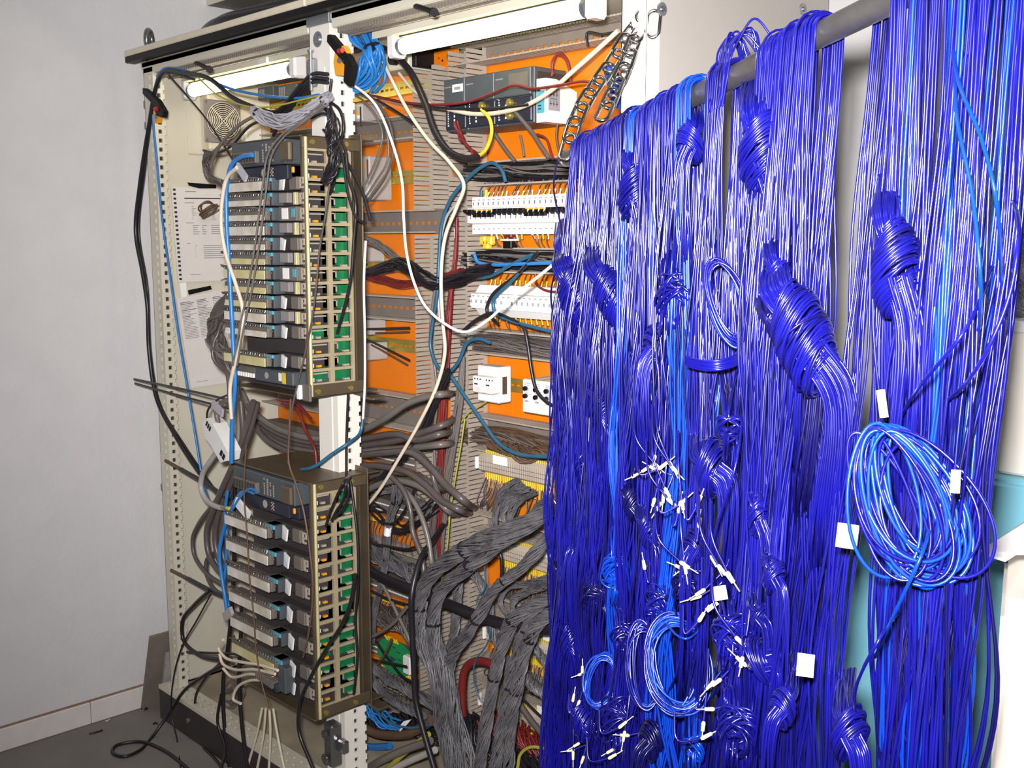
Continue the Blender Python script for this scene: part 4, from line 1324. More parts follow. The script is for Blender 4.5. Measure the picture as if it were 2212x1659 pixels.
def basis(c):
    f = c - EYE
    f = f / np.linalg.norm(f)
    r = np.cross(f, Z_)
    r /= np.linalg.norm(r)
    return r, np.cross(r, f), -f          # right, up, towards the viewer
def knot(u, v, w, h, style, tilt=0, n=18, mm=0, name='knot', off=.072, tail=0, front=None, parent_u=None):
    d = wire_depth(u) - off
    c = pD(u, v, d)
    W, H = w * d / FPX, h * d / FPX
    r, q, f = basis(c)
    ct, st = math.cos(math.radians(tilt)), math.sin(math.radians(tilt))
    ax, az = r * ct + q * st, -r * st + q * ct
    mb = MB()
    wr = WR * 1.05
    if style == 'wrap':                    # turns wound across the bundle: slanting arcs stacked along its axis
        n = int(n * 1.7)
        sg = 1 if tilt >= 0 else -1
        for i in range(n):
            x = (i + .5) / n * 2 - 1
            rad = W / 2 * math.sqrt(max(.10, 1 - (abs(x) ** 2.4) * .85)) * rng.uniform(.90, 1.06)
            e = np.linspace(0, 2 * math.pi, 30, endpoint=False)
            sl = sg * rng.normal(.55, .10)
            cc = c + az * x * H / 2 * .72 - f * .008
            dep = min(rad * .9, .026) * rng.uniform(.8, 1.15)
            pth = cc + np.outer(rad * np.cos(e), ax) + np.outer(dep * np.sin(e), f) + np.outer(rad * (.42 * np.sin(e) + sl * np.cos(e)) + rng.normal(0, .0015), az)
            mb.tube(pth, wr, 6, mm if rng.uniform() > .14 else 2, closed=True)
        m2 = max(8, n // 2)
        for i in range(m2):                # the wires that run in at the top and out below
            x = (i + .5) / m2 * 2 - 1
            xo = x * W * .34
            q0 = c + ax * (xo * .7) + az * H * .46 + Z_ * .045 - f * .11 + r * rng.normal(0, .003)
            q1 = c + ax * xo * .8 + az * H * .48 - f * rng.uniform(.002, .012)
            q2 = c + ax * xo * .6 + az * H * .2 + f * rng.uniform(-.004, .008)
            mb.tube(spline([q0, q1, q2], 7), wr, 6, mm)
            p1 = c + ax * xo * .8 - az * H * .05 + f * rng.uniform(.000, .012)
            p2 = c + ax * (xo * .8 + sg * W * .06) - az * H * .50 + f * rng.uniform(.000, .010)
            p3 = p2 - Z_ * (.06 + tail) + ax * xo * .2 - f * .012 + r * rng.normal(0, .004)
            p4 = p3 - Z_ * rng.uniform(.05, .10) - f * .11 + r * rng.normal(0, .006)
            mb.tube(spline([p1, p2, p3, p4], 7), wr, 6, mm)
    elif style == 'coil':                  # round hank seen from the front
        for i in range(n):
            sx = W / 2 * (rng.uniform(.80, 1.0) if i % 4 else rng.uniform(.55, .8))
            sz = H / 2 * rng.uniform(.84, 1.0)
            e = np.linspace(0, 2 * math.pi, 44, endpoint=False)
            o = ax * rng.normal(0, W * .03) + az * rng.normal(0, H * .025) + f * rng.uniform(-.008, .014)
            wob = 1 + .035 * np.sin(2 * e + rng.uniform(0, 6.28)) + .02 * np.sin(3 * e + rng.uniform(0, 6.28))
            fz = .006 * np.sin(e + rng.uniform(0, 6.28))
            pth = c + o + np.outer(sx * np.cos(e) * wob, ax) + np.outer(sz * np.sin(e) * wob, az) + np.outer(fz, f)
            mb.tube(pth, wr, 6, mm if rng.uniform() > (.15 if mm == 0 else .45) else (1 if mm == 0 else 0), closed=True)
    elif style == 'hank':                  # loose loops that share their upper end and spread out below
        top = c + az * H / 2
        for i in range(n):
            ti = math.radians(tilt + rng.normal(0, 6))
            bx, bz = r * math.cos(ti) + q * math.sin(ti), -r * math.sin(ti) + q * math.cos(ti)
            sz = H / 2 * rng.uniform(.80, 1.0)
            sx = W / 2 * rng.uniform(.45, 1.0)
            cc = top - bz * sz + r * rng.normal(0, W * .10) - q * abs(rng.normal(0, H * .05)) + f * rng.uniform(-.008, .022)
            e = np.linspace(0, 2 * math.pi, 48, endpoint=False)
            egg = 1 - .18 * np.sin(e)
            pth = cc + np.outer(sx * np.cos(e) * egg, bx) + np.outer(sz * np.sin(e), bz) + np.outer(.010 * np.cos(e + rng.uniform(0, 6.28)), f)
            mb.tube(pth, wr * 1.05, 6, 1 if rng.uniform() < .45 else 0, closed=True)
    elif style == 'ball':                  # loose overhand knot: turns in two crossing families plus running ends
        for i in range(n):
            rad = W / 2 * rng.uniform(.70, 1.0)
            fam = i % 2
            th = math.radians((35 if fam else -40) + rng.normal(0, 12))
            e = np.linspace(0, 2 * math.pi, 34, endpoint=False)
            d1 = ax * math.cos(th) + az * math.sin(th)
            d2 = (-ax * math.sin(th) + az * math.cos(th)) * rng.uniform(.30, .62) * (H / W)
            o = ax * rng.normal(0, W * .06) + az * rng.normal(0, H * .12)
            dep = min(rad * .8, .022)
            ph = rng.uniform(0, 6.28)
            pth = c + o + np.outer(rad * np.cos(e), d1) + np.outer(rad * np.sin(e), d2) + np.outer(dep * np.sin(e + .6 * fam) + .003 * np.sin(2 * e + ph), f)
            mb.tube(pth, wr, 6, mm if rng.uniform() > .15 else 2, closed=True)
        for i in range(max(5, n // 2)):
            x = rng.uniform(-.35, .35) * W
            for s_ in (1, -1):
                q0 = c + ax * x + az * s_ * H * .25 + f * rng.uniform(-.004, .012)
                q1 = c + ax * x * 1.1 + az * s_ * H * .60 + f * rng.uniform(-.006, .006)
                q2 = q1 + Z_ * s_ * rng.uniform(.03, .06) - f * .10 + r * rng.normal(0, .008)
                mb.tube(spline([q0, q1, q2], 7), wr, 6, mm)
    elif style == 'sling':                 # a horizontal loop thrown over its neighbours
        for i in range(n):
            x = (i + .5) / n * 2 - 1
            e = np.linspace(0, 1, 16)
            pth = c + np.outer((e - .5) * W, ax) + np.outer(x * H * .25 - H * (.5 - 2 * (e - .5) ** 2) * .8 * rng.uniform(.85, 1.1), az) + np.outer(.024 * np.sin(e * math.pi) + .003 * x, f)
            mb.tube(pth, wr, 6, mm)
    part(name, mb, ['wire', 'wire2', 'wire3'], nearest(parent_u or u))
KN = [
 (1372, 415, 74, 140, 'wrap', 8, 22, 0), (1490, 312, 62, 84, 'wrap', -14, 14, 0), (1648, 335, 104, 200, 'wrap', 14, 26, 0),
 (1254, 655, 84, 190, 'wrap', 26, 30, 0), (1330, 650, 78, 190, 'wrap', 34, 28, 0), (1457, 645, 84, 104, 'ball', 0, 18, 0),
 (1418, 745, 62, 110, 'wrap', -24, 16, 0), (1572, 655, 84, 190, 'coil', 18, 16, 0), (1690, 620, 62, 150, 'wrap', 20, 18, 0),
 (1738, 735, 132, 270, 'wrap', 30, 34, 0), (1936, 585, 104, 250, 'wrap', 12, 30, 0), (1968, 1085, 190, 350, 'hank', 22, 34, 1),
 (1462, 1432, 140, 210, 'coil', 6, 24, 1), (1392, 1440, 78, 190, 'coil', 4, 12, 0), (1298, 1470, 68, 116, 'coil', -10, 16, 1),
 (1537, 1010, 96, 84, 'wrap', 38, 16, 0), (1583, 1372, 88, 78, 'ball', 0, 16, 0), (1592, 1575, 88, 110, 'ball', 0, 20, 0),
 (1330, 1232, 60, 84, 'ball', 0, 16, 1), (1302, 880, 66, 90, 'wrap', 22, 16, 0), (1548, 772, 130, 44, 'sling', 8, 12, 0),
 (1650, 1428, 92, 56, 'wrap', 84, 12, 0), (1836, 1585, 84, 100, 'wrap', 20, 12, 0), (1216, 825, 40, 90, 'coil', 0, 10, 0),
 (1286, 1290, 60, 66, 'ball', 0, 12, 2), (1404, 1150, 50, 80, 'wrap', 30, 12, 0), (1422, 1300, 60, 60, 'ball', 0, 10, 0),
 (1672, 1245, 54, 70, 'wrap', 20, 12, 0), (1236, 1385, 60, 70, 'wrap', 24, 12, 0), (1576, 925, 60, 60, 'ball', 0, 8, 0), (1226, 560, 50, 70, 'wrap', 30, 12, 0),
 (1700, 730, 60, 160, 'wrap', 40, 14, 2), (1262, 1010, 46, 80, 'wrap', 20, 8, 0), (1250, 1170, 44, 70, 'wrap', -25, 8, 0), (1368, 1090, 44, 70, 'wrap', 30, 8, 2), (1345, 1370, 50, 60, 'ball', 0, 10, 0), (1262, 1560, 60, 80, 'wrap', 35, 9, 0), (1405, 1600, 60, 80, 'wrap', -30, 9, 2), (1500, 1180, 50, 70, 'wrap', -20, 8, 0), (1640, 1120, 48, 90, 'wrap', 15, 9, 0), (1690, 1530, 60, 80, 'wrap', -25, 9, 0), (1500, 1610, 56, 60, 'ball', 0, 10, 1), (1220, 1250, 36, 70, 'wrap', 30, 7, 2), (1640, 1330, 44, 60, 'wrap', 30, 8, 0), (1330, 1560, 90, 90, 'ball', 0, 12, 0), (1480, 1270, 60, 60, 'ball', 0, 10, 2),
]
for kx in KN:
    u, v, w, h, st, ti, n, mm = kx
    knot(u, v, w, h, st, ti, n, mm, 'coil' if st in ('coil', 'hank') else 'knot', tail=.06 if st == 'wrap' else 0)
# tuft of bent wires standing on the tube
s = rod_s(1578)
mb = MB()
for i in range(14):
    b0 = rod_p(s + rng.uniform(-.02, .02)) + hb * .012 + up * .014
    x = rng.uniform(-.03, .03)
    pts = [b0 - Z_ * .05 + hb * .008, b0, b0 + Z_ * .020 + rd * x * .5 - hb * .004, b0 + Z_ * (.028 + rng.uniform(0, .012)) + rd * x - hb * (.012 + rng.uniform(0, .02)), b0 + Z_ * .012 + rd * x * 1.4 - hb * .034]
    mb.tube(spline(pts, 6), WR, 6, 0)
part('wire_tuft', mb, ['wire'], nearest(1562))
# loose single wires crossing the curtain
for (pts, mm) in ((((2055, 60), (2075, 190), (2120, 300), (2150, 420), (2165, 640)), 1), (((2070, 80), (2068, 260), (2100, 420), (2118, 600), (2110, 760)), 1), (((2150, 560), (2080, 720), (1990, 830), (1930, 930)), 0), (((2185, 420), (2200, 520), (2180, 640), (2120, 780), (2000, 900)), 0),
                  (((1218, 300), (1196, 400), (1214, 520), (1190, 640), (1216, 760)), 2), (((1226, 560), (1192, 680), (1204, 790), (1188, 950), (1206, 1060)), 2), (((1210, 900), (1184, 980), (1192, 1080), (1216, 1180)), 2), (((1228, 1140), (1206, 1290), (1200, 1400), (1230, 1500)), 2),
                  (((1890, 1420), (1930, 1330), (1990, 1200), (2020, 1090)), 1), (((1860, 1600), (1850, 1480), (1900, 1380), (1960, 1300)), 0), (((1610, 830), (1590, 1000), (1540, 1180), (1560, 1330)), 0), (((1380, 1250), (1480, 1380), (1530, 1340)), 1)):
    mb = MB()
    mb.tube(spline([pD(u, v, wire_depth(min(u, 2150)) - (.11 if 0 < i_ < len(pts) - 1 else -.02)) for i_, (u, v) in enumerate(pts)], 10), WR * 1.1, 6, 0)
    part('loose_wire', mb, [['wire', 'wire2', 'wire3'][mm]], nearest(pts[0][0]))
# ferrules with pins at the wire ends
def ferrule(u, v, ang, big=1.0):
    d = wire_depth(u) - .105
    c = pD(u, v, d)
    r, q, f = basis(c)
    a = math.radians(ang)
    ax = r * math.cos(a) + q * math.sin(a)
    L = .0115 * big
    mb = MB()
    mb.tube([c - ax * L * 1.0, c - ax * L * .75, c - ax * L * .7, c + ax * .001], [.0016, .0026, .0024, .0020], 8, 0)
    mb.cyl(c, c + ax * L * 1.0, .0009, 6, 1)
    mb.tube(spline([c - ax * L * .9, c - ax * (L * .9 + .03) + Z_ * .012, c - ax * (L + .035) + Z_ * .05 - f * .02], 6), WR, 6, 2)
    part('ferrule', mb, ['ferrule', 'pin', 'wire'], nearest(u), 'cream ferrule with a bare pin')
FE = [(1366, 1030, 205), (1388, 1018, 215), (1405, 1008, 150), (1425, 1012, 320), (1440, 1000, 40), (1455, 1015, 300), (1464, 1022, 315), (1412, 1000, 260), (1410, 1092, 255), (1418, 1102, 240), (1432, 1085, 265), (1446, 1072, 300), (1458, 1092, 320), (1470, 1085, 80), (1482, 1078, 45), (1476, 1100, 280), (1514, 1072, 70), (1512, 1120, 85),
      (1460, 1222, 160), (1470, 1232, 220), (1482, 1238, 280), (1488, 1226, 330), (1475, 1246, 250), (1548, 1222, 300), (1566, 1240, 310), (1584, 1256, 305), (1504, 1285, 215), (1492, 1294, 200), (1520, 1325, 60), (1210, 1108, 240), (1204, 1094, 120), (1232, 1140, 270), (1258, 1440, 90), (1250, 1458, 200),
      (1528, 1488, 230), (1540, 1480, 220), (1524, 1532, 185), (1518, 1578, 265), (1536, 1585, 30), (1342, 1588, 180), (1346, 1600, 260), (1226, 1622, 190), (1240, 1612, 210), (1238, 1640, 270), (1256, 1648, 250), (1330, 1630, 30), (1312, 1626, 210), (1592, 1420, 140), (1600, 1440, 260), (1606, 1392, 320), (1390, 1212, 100), (1240, 1500, 80), (1246, 1530, 250), (1352, 1560, 40)]
for q in FE:
    ferrule(q[0], q[1], q[2], rng.uniform(.85, 1.15))
# white tape and paper tags round the bundles
def tag(u, v, w, h, tilt, name='paper_tag', off=.11):
    d = wire_depth(u) - off
    c = pD(u, v, d)
    W, H = w * d / FPX, h * d / FPX
    r, q, f = basis(c)
    a = math.radians(tilt)
    ax, az = r * math.cos(a) + q * math.sin(a), -r * math.sin(a) + q * math.cos(a)
    e = np.linspace(-.5, .5, 7)
    mb = MB()
    for k in range(6):
        p0 = c + ax * e[k] * W + f * (.010 * math.cos(e[k] * 2.6))
        p1 = c + ax * e[k + 1] * W + f * (.010 * math.cos(e[k + 1] * 2.6))
        mb.prism([p0 - az * H / 2, p1 - az * H / 2, p1 + az * H / 2, p0 + az * H / 2], -f * .0012)
    part(name, mb, 'tape', nearest(u), 'white tape wrapped round the wires')
tag(1830, 1158, 44, 52, -4)
tag(1740, 1437, 36, 48, -2)
tag(1555, 1281, 30, 30, 12)
tag(1906, 872, 18, 60, 10)
tag(2064, 1040, 20, 50, 0)
tag(1538, 1310, 30, 10, 40)

# ---------------------------------------------------------------- chain
def link(c, d1, nrm, L, Wd, r):
    d1 = d1 / np.linalg.norm(d1)
    nrm = nrm - d1 * np.dot(nrm, d1)
    nrm /= np.linalg.norm(nrm)
    sd = np.cross(d1, nrm)
    e = np.linspace(0, 2 * math.pi, 24, endpoint=False)
    st = (L - Wd) / 2
    x = np.cos(e) * Wd / 2 + np.where(np.cos(e) > 0, 1, -1) * st
    y = np.sin(e) * Wd / 2
    mb = MB()
    mb.tube(c + np.outer(x, d1) + np.outer(y, sd), r, 8, closed=True)
    return mb
t = thing('steel_chain', 'shiny steel chain from the head of the right post down to the blue wire tube', 'chain', pD(1392, 40, 1.82))
def chain(pts, n):
    p = resample(spline([pD(*q) for q in pts], 10), n)
    g = np.gradient(p, axis=0)
    for i in range(n):
        L = np.linalg.norm(g[i])
        nr = FWD * .9 + RGT * .4 if i % 2 else np.cross(g[i], FWD) + FWD * .55
        part('chain_link', link(p[i], g[i], nr, L * 1.50, .0205, .0033), 'chrome', t)
chain([(1384, 45, 1.83), (1350, 88, 1.81), (1326, 130, 1.80), (1290, 180, 1.78), (1262, 222, 1.76), (1243, 262, 1.745), (1232, 296, 1.735), (1226, 318, 1.73)], 10)
chain([(1396, 48, 1.825), (1368, 92, 1.80), (1352, 140, 1.78), (1334, 176, 1.765), (1318, 215, 1.74), (1306, 240, 1.725)], 8)
part('chain_link', link(pD(1411, 52, 1.80), Z_ * 1.0 + RGT * .1, FWD + RGT * .2, .044, .022, .0034), 'chrome', t)
part('chain_link', link(pD(1398, 30, 1.81), Z_ * .5 + RGT * 1.0, FWD, .038, .019, .0032), 'chrome', t)
c = pD(1392, 26, 1.845)
part('post_shackle', MB().cbox(c[0] - .02, c[0] + .016, c[1] - .008, c[1] + .004, c[2] - .034, c[2] + .03, .003).cyl(c + (-.026, -.016, -.010), c + (.02, -.016, -.010), .0045, 10).disc(c + (-.026, -.016, -.010), -X_, .011, .006, 12), 'zinc', t)
# bright blue tag plastic behind the chain
for (a, b, lab) in (((1318, 148), (1334, 200), 'upper bright blue plastic sleeve hanging behind the chain'), ((1330, 208), (1352, 226), 'lower bright blue plastic sleeve hanging behind the chain')):
    p0, p1 = pD(*a, 1.9), pD(*b, 1.88)
    solo('blue_sleeve', MB().tube(spline([p0, (p0 + p1) / 2 - Z_ * .003, p1], 5), .0125, 12), 'bluesleeve', lab, 'sleeve')

# ---------------------------------------------------------------- things at the right edge
yf = .15
c = pY(1788, 975, yf)
zt = c[2]
x0 = c[0]
t = thing('blue_cabinet', 'light blue low cabinet behind the blue wires at lower right', 'cabinet', (x0 + .3, yf + .2, 0))
part('carcass', MB().cbox(x0, x0 + .80, yf + .012, .64, .0, zt, .004), 'lightblue', t)
part('door', MB().cbox(x0 + .012, x0 + .795, yf, yf + .012, .03, zt - .008, .004), 'lightblue', t)
part('edge_strip', MB().cbox(x0 - .001, x0 + .011, yf - .001, yf + .012, .0, zt, .002), 'lightblue', t)
xw = pY(2162, 850, yf + .03)[0]
z1 = pY(2165, 700, yf + .03)[2]
t = thing('white_carton', 'white cardboard carton standing on the light blue cabinet', 'box', (xw + .15, yf + .2, zt))
part('carton', MB().cbox(xw, xw + .34, yf + .03, yf + .36, zt + .001, z1, .004), 'cardboard', t)
part('lid_edge', MB().cbox(xw - .003, xw + .343, yf + .027, yf + .363, z1 - .012, z1 + .006, .002), 'tape', t)
mb = MB()
a = pY(2188, 983, yf + .03)
letters(mb, 'KKNK', (a[0], yf + .03, a[2]), X_, Z_, .0065, -Y_ * .0004, 0, .2)
part('printed_line', mb, 'ink', t)
# silver bag with a cyan band on the carton
cb = pY(2222, 690, yf + .12)
zb = z1 + .006
H = pY(2222, 300, yf + .12)[2] - zb
mb, mc = MB(), MB()
e = np.linspace(0, 2 * math.pi, 28, endpoint=False)
rings = []
for k in range(13):
    f_ = k / 12
    w = .070 * (1 - .25 * abs(f_ - .45) - (.55 * max(0, f_ - .8) * 3)) 
    rad = w * (1 + .05 * np.sin(5 * e + k) + .04 * np.sin(9 * e + 2 * k))
    rings.append(np.stack([cb[0] + rad * np.cos(e), yf + .14 + .7 * rad * np.sin(e), np.full(28, zb + .0005 + H * f_)], 1))
V = np.vstack(rings)
q = [(k * 28 + j, k * 28 + (j + 1) % 28, (k + 1) * 28 + (j + 1) % 28, (k + 1) * 28 + j) for k in range(12) for j in range(28)]
mb.add(V, q, smooth=True)
mb.ngon(rings[0][::-1]); mb.ngon(rings[-1])
t = thing('silver_bag', 'crumpled silver foil bag with a cyan band on top of the white carton', 'bag', (cb[0], yf + .14, zb))
part('foil', mb, 'foil', t)
b0, b1 = pY(2222, 505, yf + .09)[2], pY(2222, 420, yf + .09)[2]
rr = []
for z in (b0, (b0 + b1) / 2, b1):
    rad = .0735 + .002 * np.sin(5 * e)
    rr.append(np.stack([cb[0] + rad * np.cos(e), yf + .14 + .72 * rad * np.sin(e), np.full(28, z)], 1))
mc.add(np.vstack(rr), [(k * 28 + j, k * 28 + (j + 1) % 28, (k + 1) * 28 + (j + 1) % 28, (k + 1) * 28 + j) for k in range(2) for j in range(28)], smooth=True)
part('cyan_band', mc, 'cyanband', t)
# grey shelf on the back wall at the right edge
c = pY(2186, 240, .40)
t = thing('wall_shelf', 'grey metal shelf on the wall at the right edge, above the silver bag', 'shelf', (c[0] + .2, XL * 0 + YB, c[2]))
part('shelf_board', MB().cbox(c[0], c[0] + .6, .40, YB, c[2] - .012, c[2] + .012, .003), 'module2', t)
part('shelf_lip', MB().cbox(c[0], c[0] + .6, .394, .40, c[2] - .03, c[2] + .012, .002), 'clight', t)
part('bracket', MB().prism([np.array([c[0] + .05, YB, c[2] - .012]), np.array([c[0] + .05, .44, c[2] - .012]), np.array([c[0] + .05, YB, c[2] - .16])], X_ * .02), 'module', t)
# white cabinet-like carton with a folded flap close to the viewer
D2 = 1.10
a, b = pD(2173, 1290, D2), pD(2163, 1650, D2)
ey = ray(2173, 1290) * np.array([1, 1, 0])
ey /= np.linalg.norm(ey)
ex = np.cross(ey, Z_)
t = thing('white_board_carton', 'tall white carton at the right edge with a pointed flap sticking out', 'box', np.array([a[0], a[1], 0]) + ex * .12 + ey * .1)
base = np.array([a[0], a[1], 0.0])
def obx(mb, u0, u1, w0, w1, z0, z1, m=0):
    cc = base + ex * (u0 + u1) / 2 + ey * (w0 + w1) / 2 + Z_ * (z0 + z1) / 2
    return mb.obox(cc, ex * (u1 - u0) / 2, ey * (w1 - w0) / 2, Z_ * (z1 - z0) / 2, m)
part('carton', obx(obx(MB(), 0, .32, 0, .2, 0, a[2]), -.004, .0, -.004, .2, 0, a[2] - .02), 'cardboard', t)
part('rear_panel', obx(MB(), .075, .32, .17, .2, a[2], a[2] + .12), 'cardboard', t)
fl = [pD(2116, 1191, D2 + .02), pD(2172, 1208, D2), pD(2195, 1193, D2 + .01), pD(2290, 1193, D2 + .03), pD(2290, 1080, D2 + .16), pD(2214, 1125, D2 + .12)]
part('pointed_flap', MB().prism(fl, -Z_ * .003), 'tape', t)

# ================================================================ loose cables, left to right
def C(label, pts, r, m, y=None, **kw):
    """y: depth plane used for every 2-tuple point"""
    return cable(label, [(p[0], p[1], y) if len(p) == 2 else p for p in pts], r, m, **kw)
def RP(label, pts, R, n, r, m, y, twist=1.0, k=5, name='wire_bundle', tags=(), ties=(), flat=1.0, ns=26):
    pp = spline([P((p[0], p[1], y) if len(p) == 2 else p) for p in pts], 8)
    t = thing(name, label, 'wire bundle', pp[len(pp) // 2])
    mb = MB()
    rope(mb, pp, R, n, r, twist, 0, k, flat, ns)
    part('strands', mb, m, t, kind='stuff')
    q = resample(pp, 60)
    for f_ in ties:
        i = int(f_ * 58)
        Rr = (R if np.ndim(R) == 0 else float(np.interp(f_, np.linspace(0, 1, len(R)), R))) * 1.06
        d = q[i + 1] - q[i]
        d /= np.linalg.norm(d)
        part('cable_tie', MB().tube([q[i] - d * .0025, q[i] + d * .0025], Rr, 14), 'cblack', t)
    for f_ in tags:
        i = int(f_ * 58)
        Rr = (R if np.ndim(R) == 0 else float(np.interp(f_, np.linspace(0, 1, len(R)), R))) * 1.08
        d = q[i + 1] - q[i]
        d /= np.linalg.norm(d)
        mb = MB().tube([q[i] - d * .012, q[i] + d * .012], Rr, 14)
        part('paper_tag', mb, 'tape', t, 'white tag round the strands')
    return t
# over the left post
C('thin blue cable hooked over the left post and hanging down the left panel', [(690, 205), (640, 212), (560, 205), (500, 192), (440, 168), (390, 150), (352, 150), (338, 175), (330, 240), (338, 340), (350, 470), (368, 600), (385, 720), (405, 840), (425, 960), (438, 1040), (452, 1085)], .0034, 'cblue', -.03)
C('thick black cable hooked over the left post and trailing down its edge', [(650, 185), (600, 240), (560, 235), (505, 212), (452, 170), (400, 158), (355, 155), (338, 185), (322, 270), (302, 400), (293, 500), (308, 590), (318, 660), (322, 760), (338, 860), (378, 940), (430, 1020), (478, 1075)], .0062, 'cblack', -.035)
C('second black cable running just inside the trailing one beside the left post', [(420, 172), (370, 158), (346, 165), (333, 220), (312, 370), (300, 500), (318, 620), (326, 770), (345, 870), (400, 965), (465, 1060)], .0035, 'cblack', -.028)
C('thin straight black wire running from the left post to the fan', [(365, 163), (405, 208), (442, 252), (478, 305), (503, 345)], .0026, 'cblack', -.04)
C('thin yellow wire dipping under the left lamp', [(428, 168), (470, 205), (520, 226), (556, 232), (600, 228), (650, 216), (700, 204)], .0022, 'cyg', -.045)
t = RP('bundle of wires in a cloudy plastic sleeve hanging under the left lamp', [(548, 238), (566, 252), (600, 264), (640, 256), (676, 234), (712, 208)], [.012, .016, .018, .018, .014, .010], 26, .0026, 'clear', -.06, .6, 6, 'sleeved_bundle', ties=(.08, .95))
C('grey cable leaving the sleeved bundle towards the fan grille', [(560, 245), (520, 268), (490, 296), (466, 330), (455, 365), (462, 392)], .0045, 'cgrey', -.05)
C('grey cable curving down behind the rack beside the fan', [(470, 318), (450, 345), (450, 372), (470, 390), (492, 398)], .0032, 'cgreyd', -.04)
C('brown sagging cable under the fan box', [(440, 325), (470, 330), (500, 315), (540, 272), (600, 250)], .0035, 'cblack', -.03)
for i, dx in enumerate((0, 9)):
    C(['long grey wire falling across the front of the upper rack, left of a pair', 'long grey wire falling across the front of the upper rack, right of a pair'][i], [(700 , 218 + dx), (650 + dx, 262), (604 + dx, 296), (578 + dx, 336), (566 + dx, 410), (552 + dx, 520), (536 + dx, 620), (515 + dx, 720), (503 + dx, 790)], .0022, 'cgrey', -.185)
for i, (dx, lab) in enumerate(((0, 'upper black cable looping up behind the middle post head'), (10, 'lower black cable looping up behind the middle post head'), (18, 'third black cable slanting from the middle post to the sleeved bundle'))):
    C(lab, [(708, 160 + dx), (676, 160 + dx), (650, 184 + dx), (625, 222 + dx), (604, 250 + dx), (590, 275 + dx)], .0045, 'cblack', -.02)
# black tangle on the middle post
for i, (pts, lab) in enumerate((([(716, 170), (712, 215), (722, 262), (728, 310), (716, 360), (704, 395)], 'black wire hanging down the front of the middle post'),
                                ([(706, 215), (735, 240), (742, 280), (726, 330), (722, 390), (712, 420)], 'black wire bowed right beside the middle post'),
                                ([(700, 230), (716, 258), (724, 300), (712, 350), (718, 402)], 'black wire with a frayed end in the post tangle'),
                                ([(672, 255), (700, 245), (722, 262), (730, 300), (740, 340), (752, 420), (770, 470), (790, 482)], 'black wire dropping from the post to the left bay relay'),
                                ([(730, 292), (745, 322), (752, 380), (768, 440), (764, 520), (758, 600), (745, 660), (728, 720)], 'black wire swinging along the right face of the upper rack'),
                                ([(716, 300), (735, 330), (762, 372), (788, 430), (800, 476)], 'black wire leaning from the post tangle into the bay'),
                                ([(698, 280), (718, 300), (724, 330), (706, 362), (700, 385)], 'short black wire curl on top of the rack lattice'))):
    C(lab, pts, .0030 + .0006 * (i % 3), 'cblack', -.05 if i < 3 else -.08 + .03 * (i % 3))
RP('bunch of black wires tied at the top right corner of the upper rack', [(712, 235), (722, 275), (716, 310), (722, 350), (706, 396)], [.006, .016, .014, .010, .014], 14, .0022, 'cblack', -.13, 1.5, 5)
C('dark grey wire drooping down the rack lattice', [(712, 395), (702, 470), (690, 540), (683, 620), (672, 700), (655, 780), (638, 850), (628, 900), (622, 1000)], .0022, 'cgreyd', -.13)
C('thin brown wire falling from the upper rack onto the lower rack', [(628, 862), (625, 930), (624, 1000), (640, 1048), (655, 1100), (668, 1180), (676, 1270), (668, 1360), (655, 1420)], .0024, 'cbrown', -.135)
C('thin brown wire running down the front of the lower rack', [(532, 960), (527, 1060), (534, 1160), (540, 1260), (548, 1330), (553, 1400), (562, 1460), (580, 1530)], .0020, 'cbrown', -.17)
# blue and white cables beside the upper rack
C('bright blue cable running down the left side of the upper rack', [(545, 335), (520, 340), (500, 358), (490, 400), (489, 470), (494, 560), (499, 650), (504, 750), (508, 830), (502, 900), (500, 1000)], .0056, 'cblue', -.165)
C('ivory cable weaving beside the blue one, left of the upper rack', [(512, 362), (490, 385), (480, 430), (478, 490), (488, 550), (508, 610), (524, 668), (522, 730), (506, 790), (497, 840), (500, 905)], .0048, 'cwhite', -.175)
solo('clear_tag', MB().obox(pY(522, 372, -.17), X_ * .020 - Z_ * .016, Y_ * .003, X_ * .005 + Z_ * .007), 'clear', 'cloudy plastic tag on the blue cable, left of the processor module', 'tag')
RP('bundle of grey cables bulging left of the upper rack', [(496, 640), (474, 680), (466, 730), (478, 770), (500, 800), (506, 860)], [.010, .020, .026, .022, .014, .012], 14, .0046, 'cgreyd', -.12, .4, 6)
RP('fan of grey wire ends sticking out left of the upper rack', [(455, 735), (475, 758), (495, 785), (504, 815)], [.020, .014, .010, .008], 9, .0026, 'cgrey', -.14, .2, 5)
RP('small hank of thin wires between fan and rack', [(452, 330), (446, 356), (452, 380), (474, 396), (500, 402)], .012, 8, .0026, 'cgreyd', -.06, .5, 5)
a = np.linspace(0, 4 * math.pi, 40)
mb = MB()
for k in range(3):
    c = pX(446 + k * 4, 450 + k * 6, .03)
    mb.tube(np.stack([c[0] + .012 * np.sin(a + k), c[1] + .022 * np.cos(a) * (1 + .2 * np.sin(a * .5 + k)), c[2] + .016 * np.sin(a + k) + .004 * a / 6], 1), .0026, 6)
solo('wire_curl', mb, 'cbrown', 'small dark curl of wire in front of the punched sheet', 'wire')
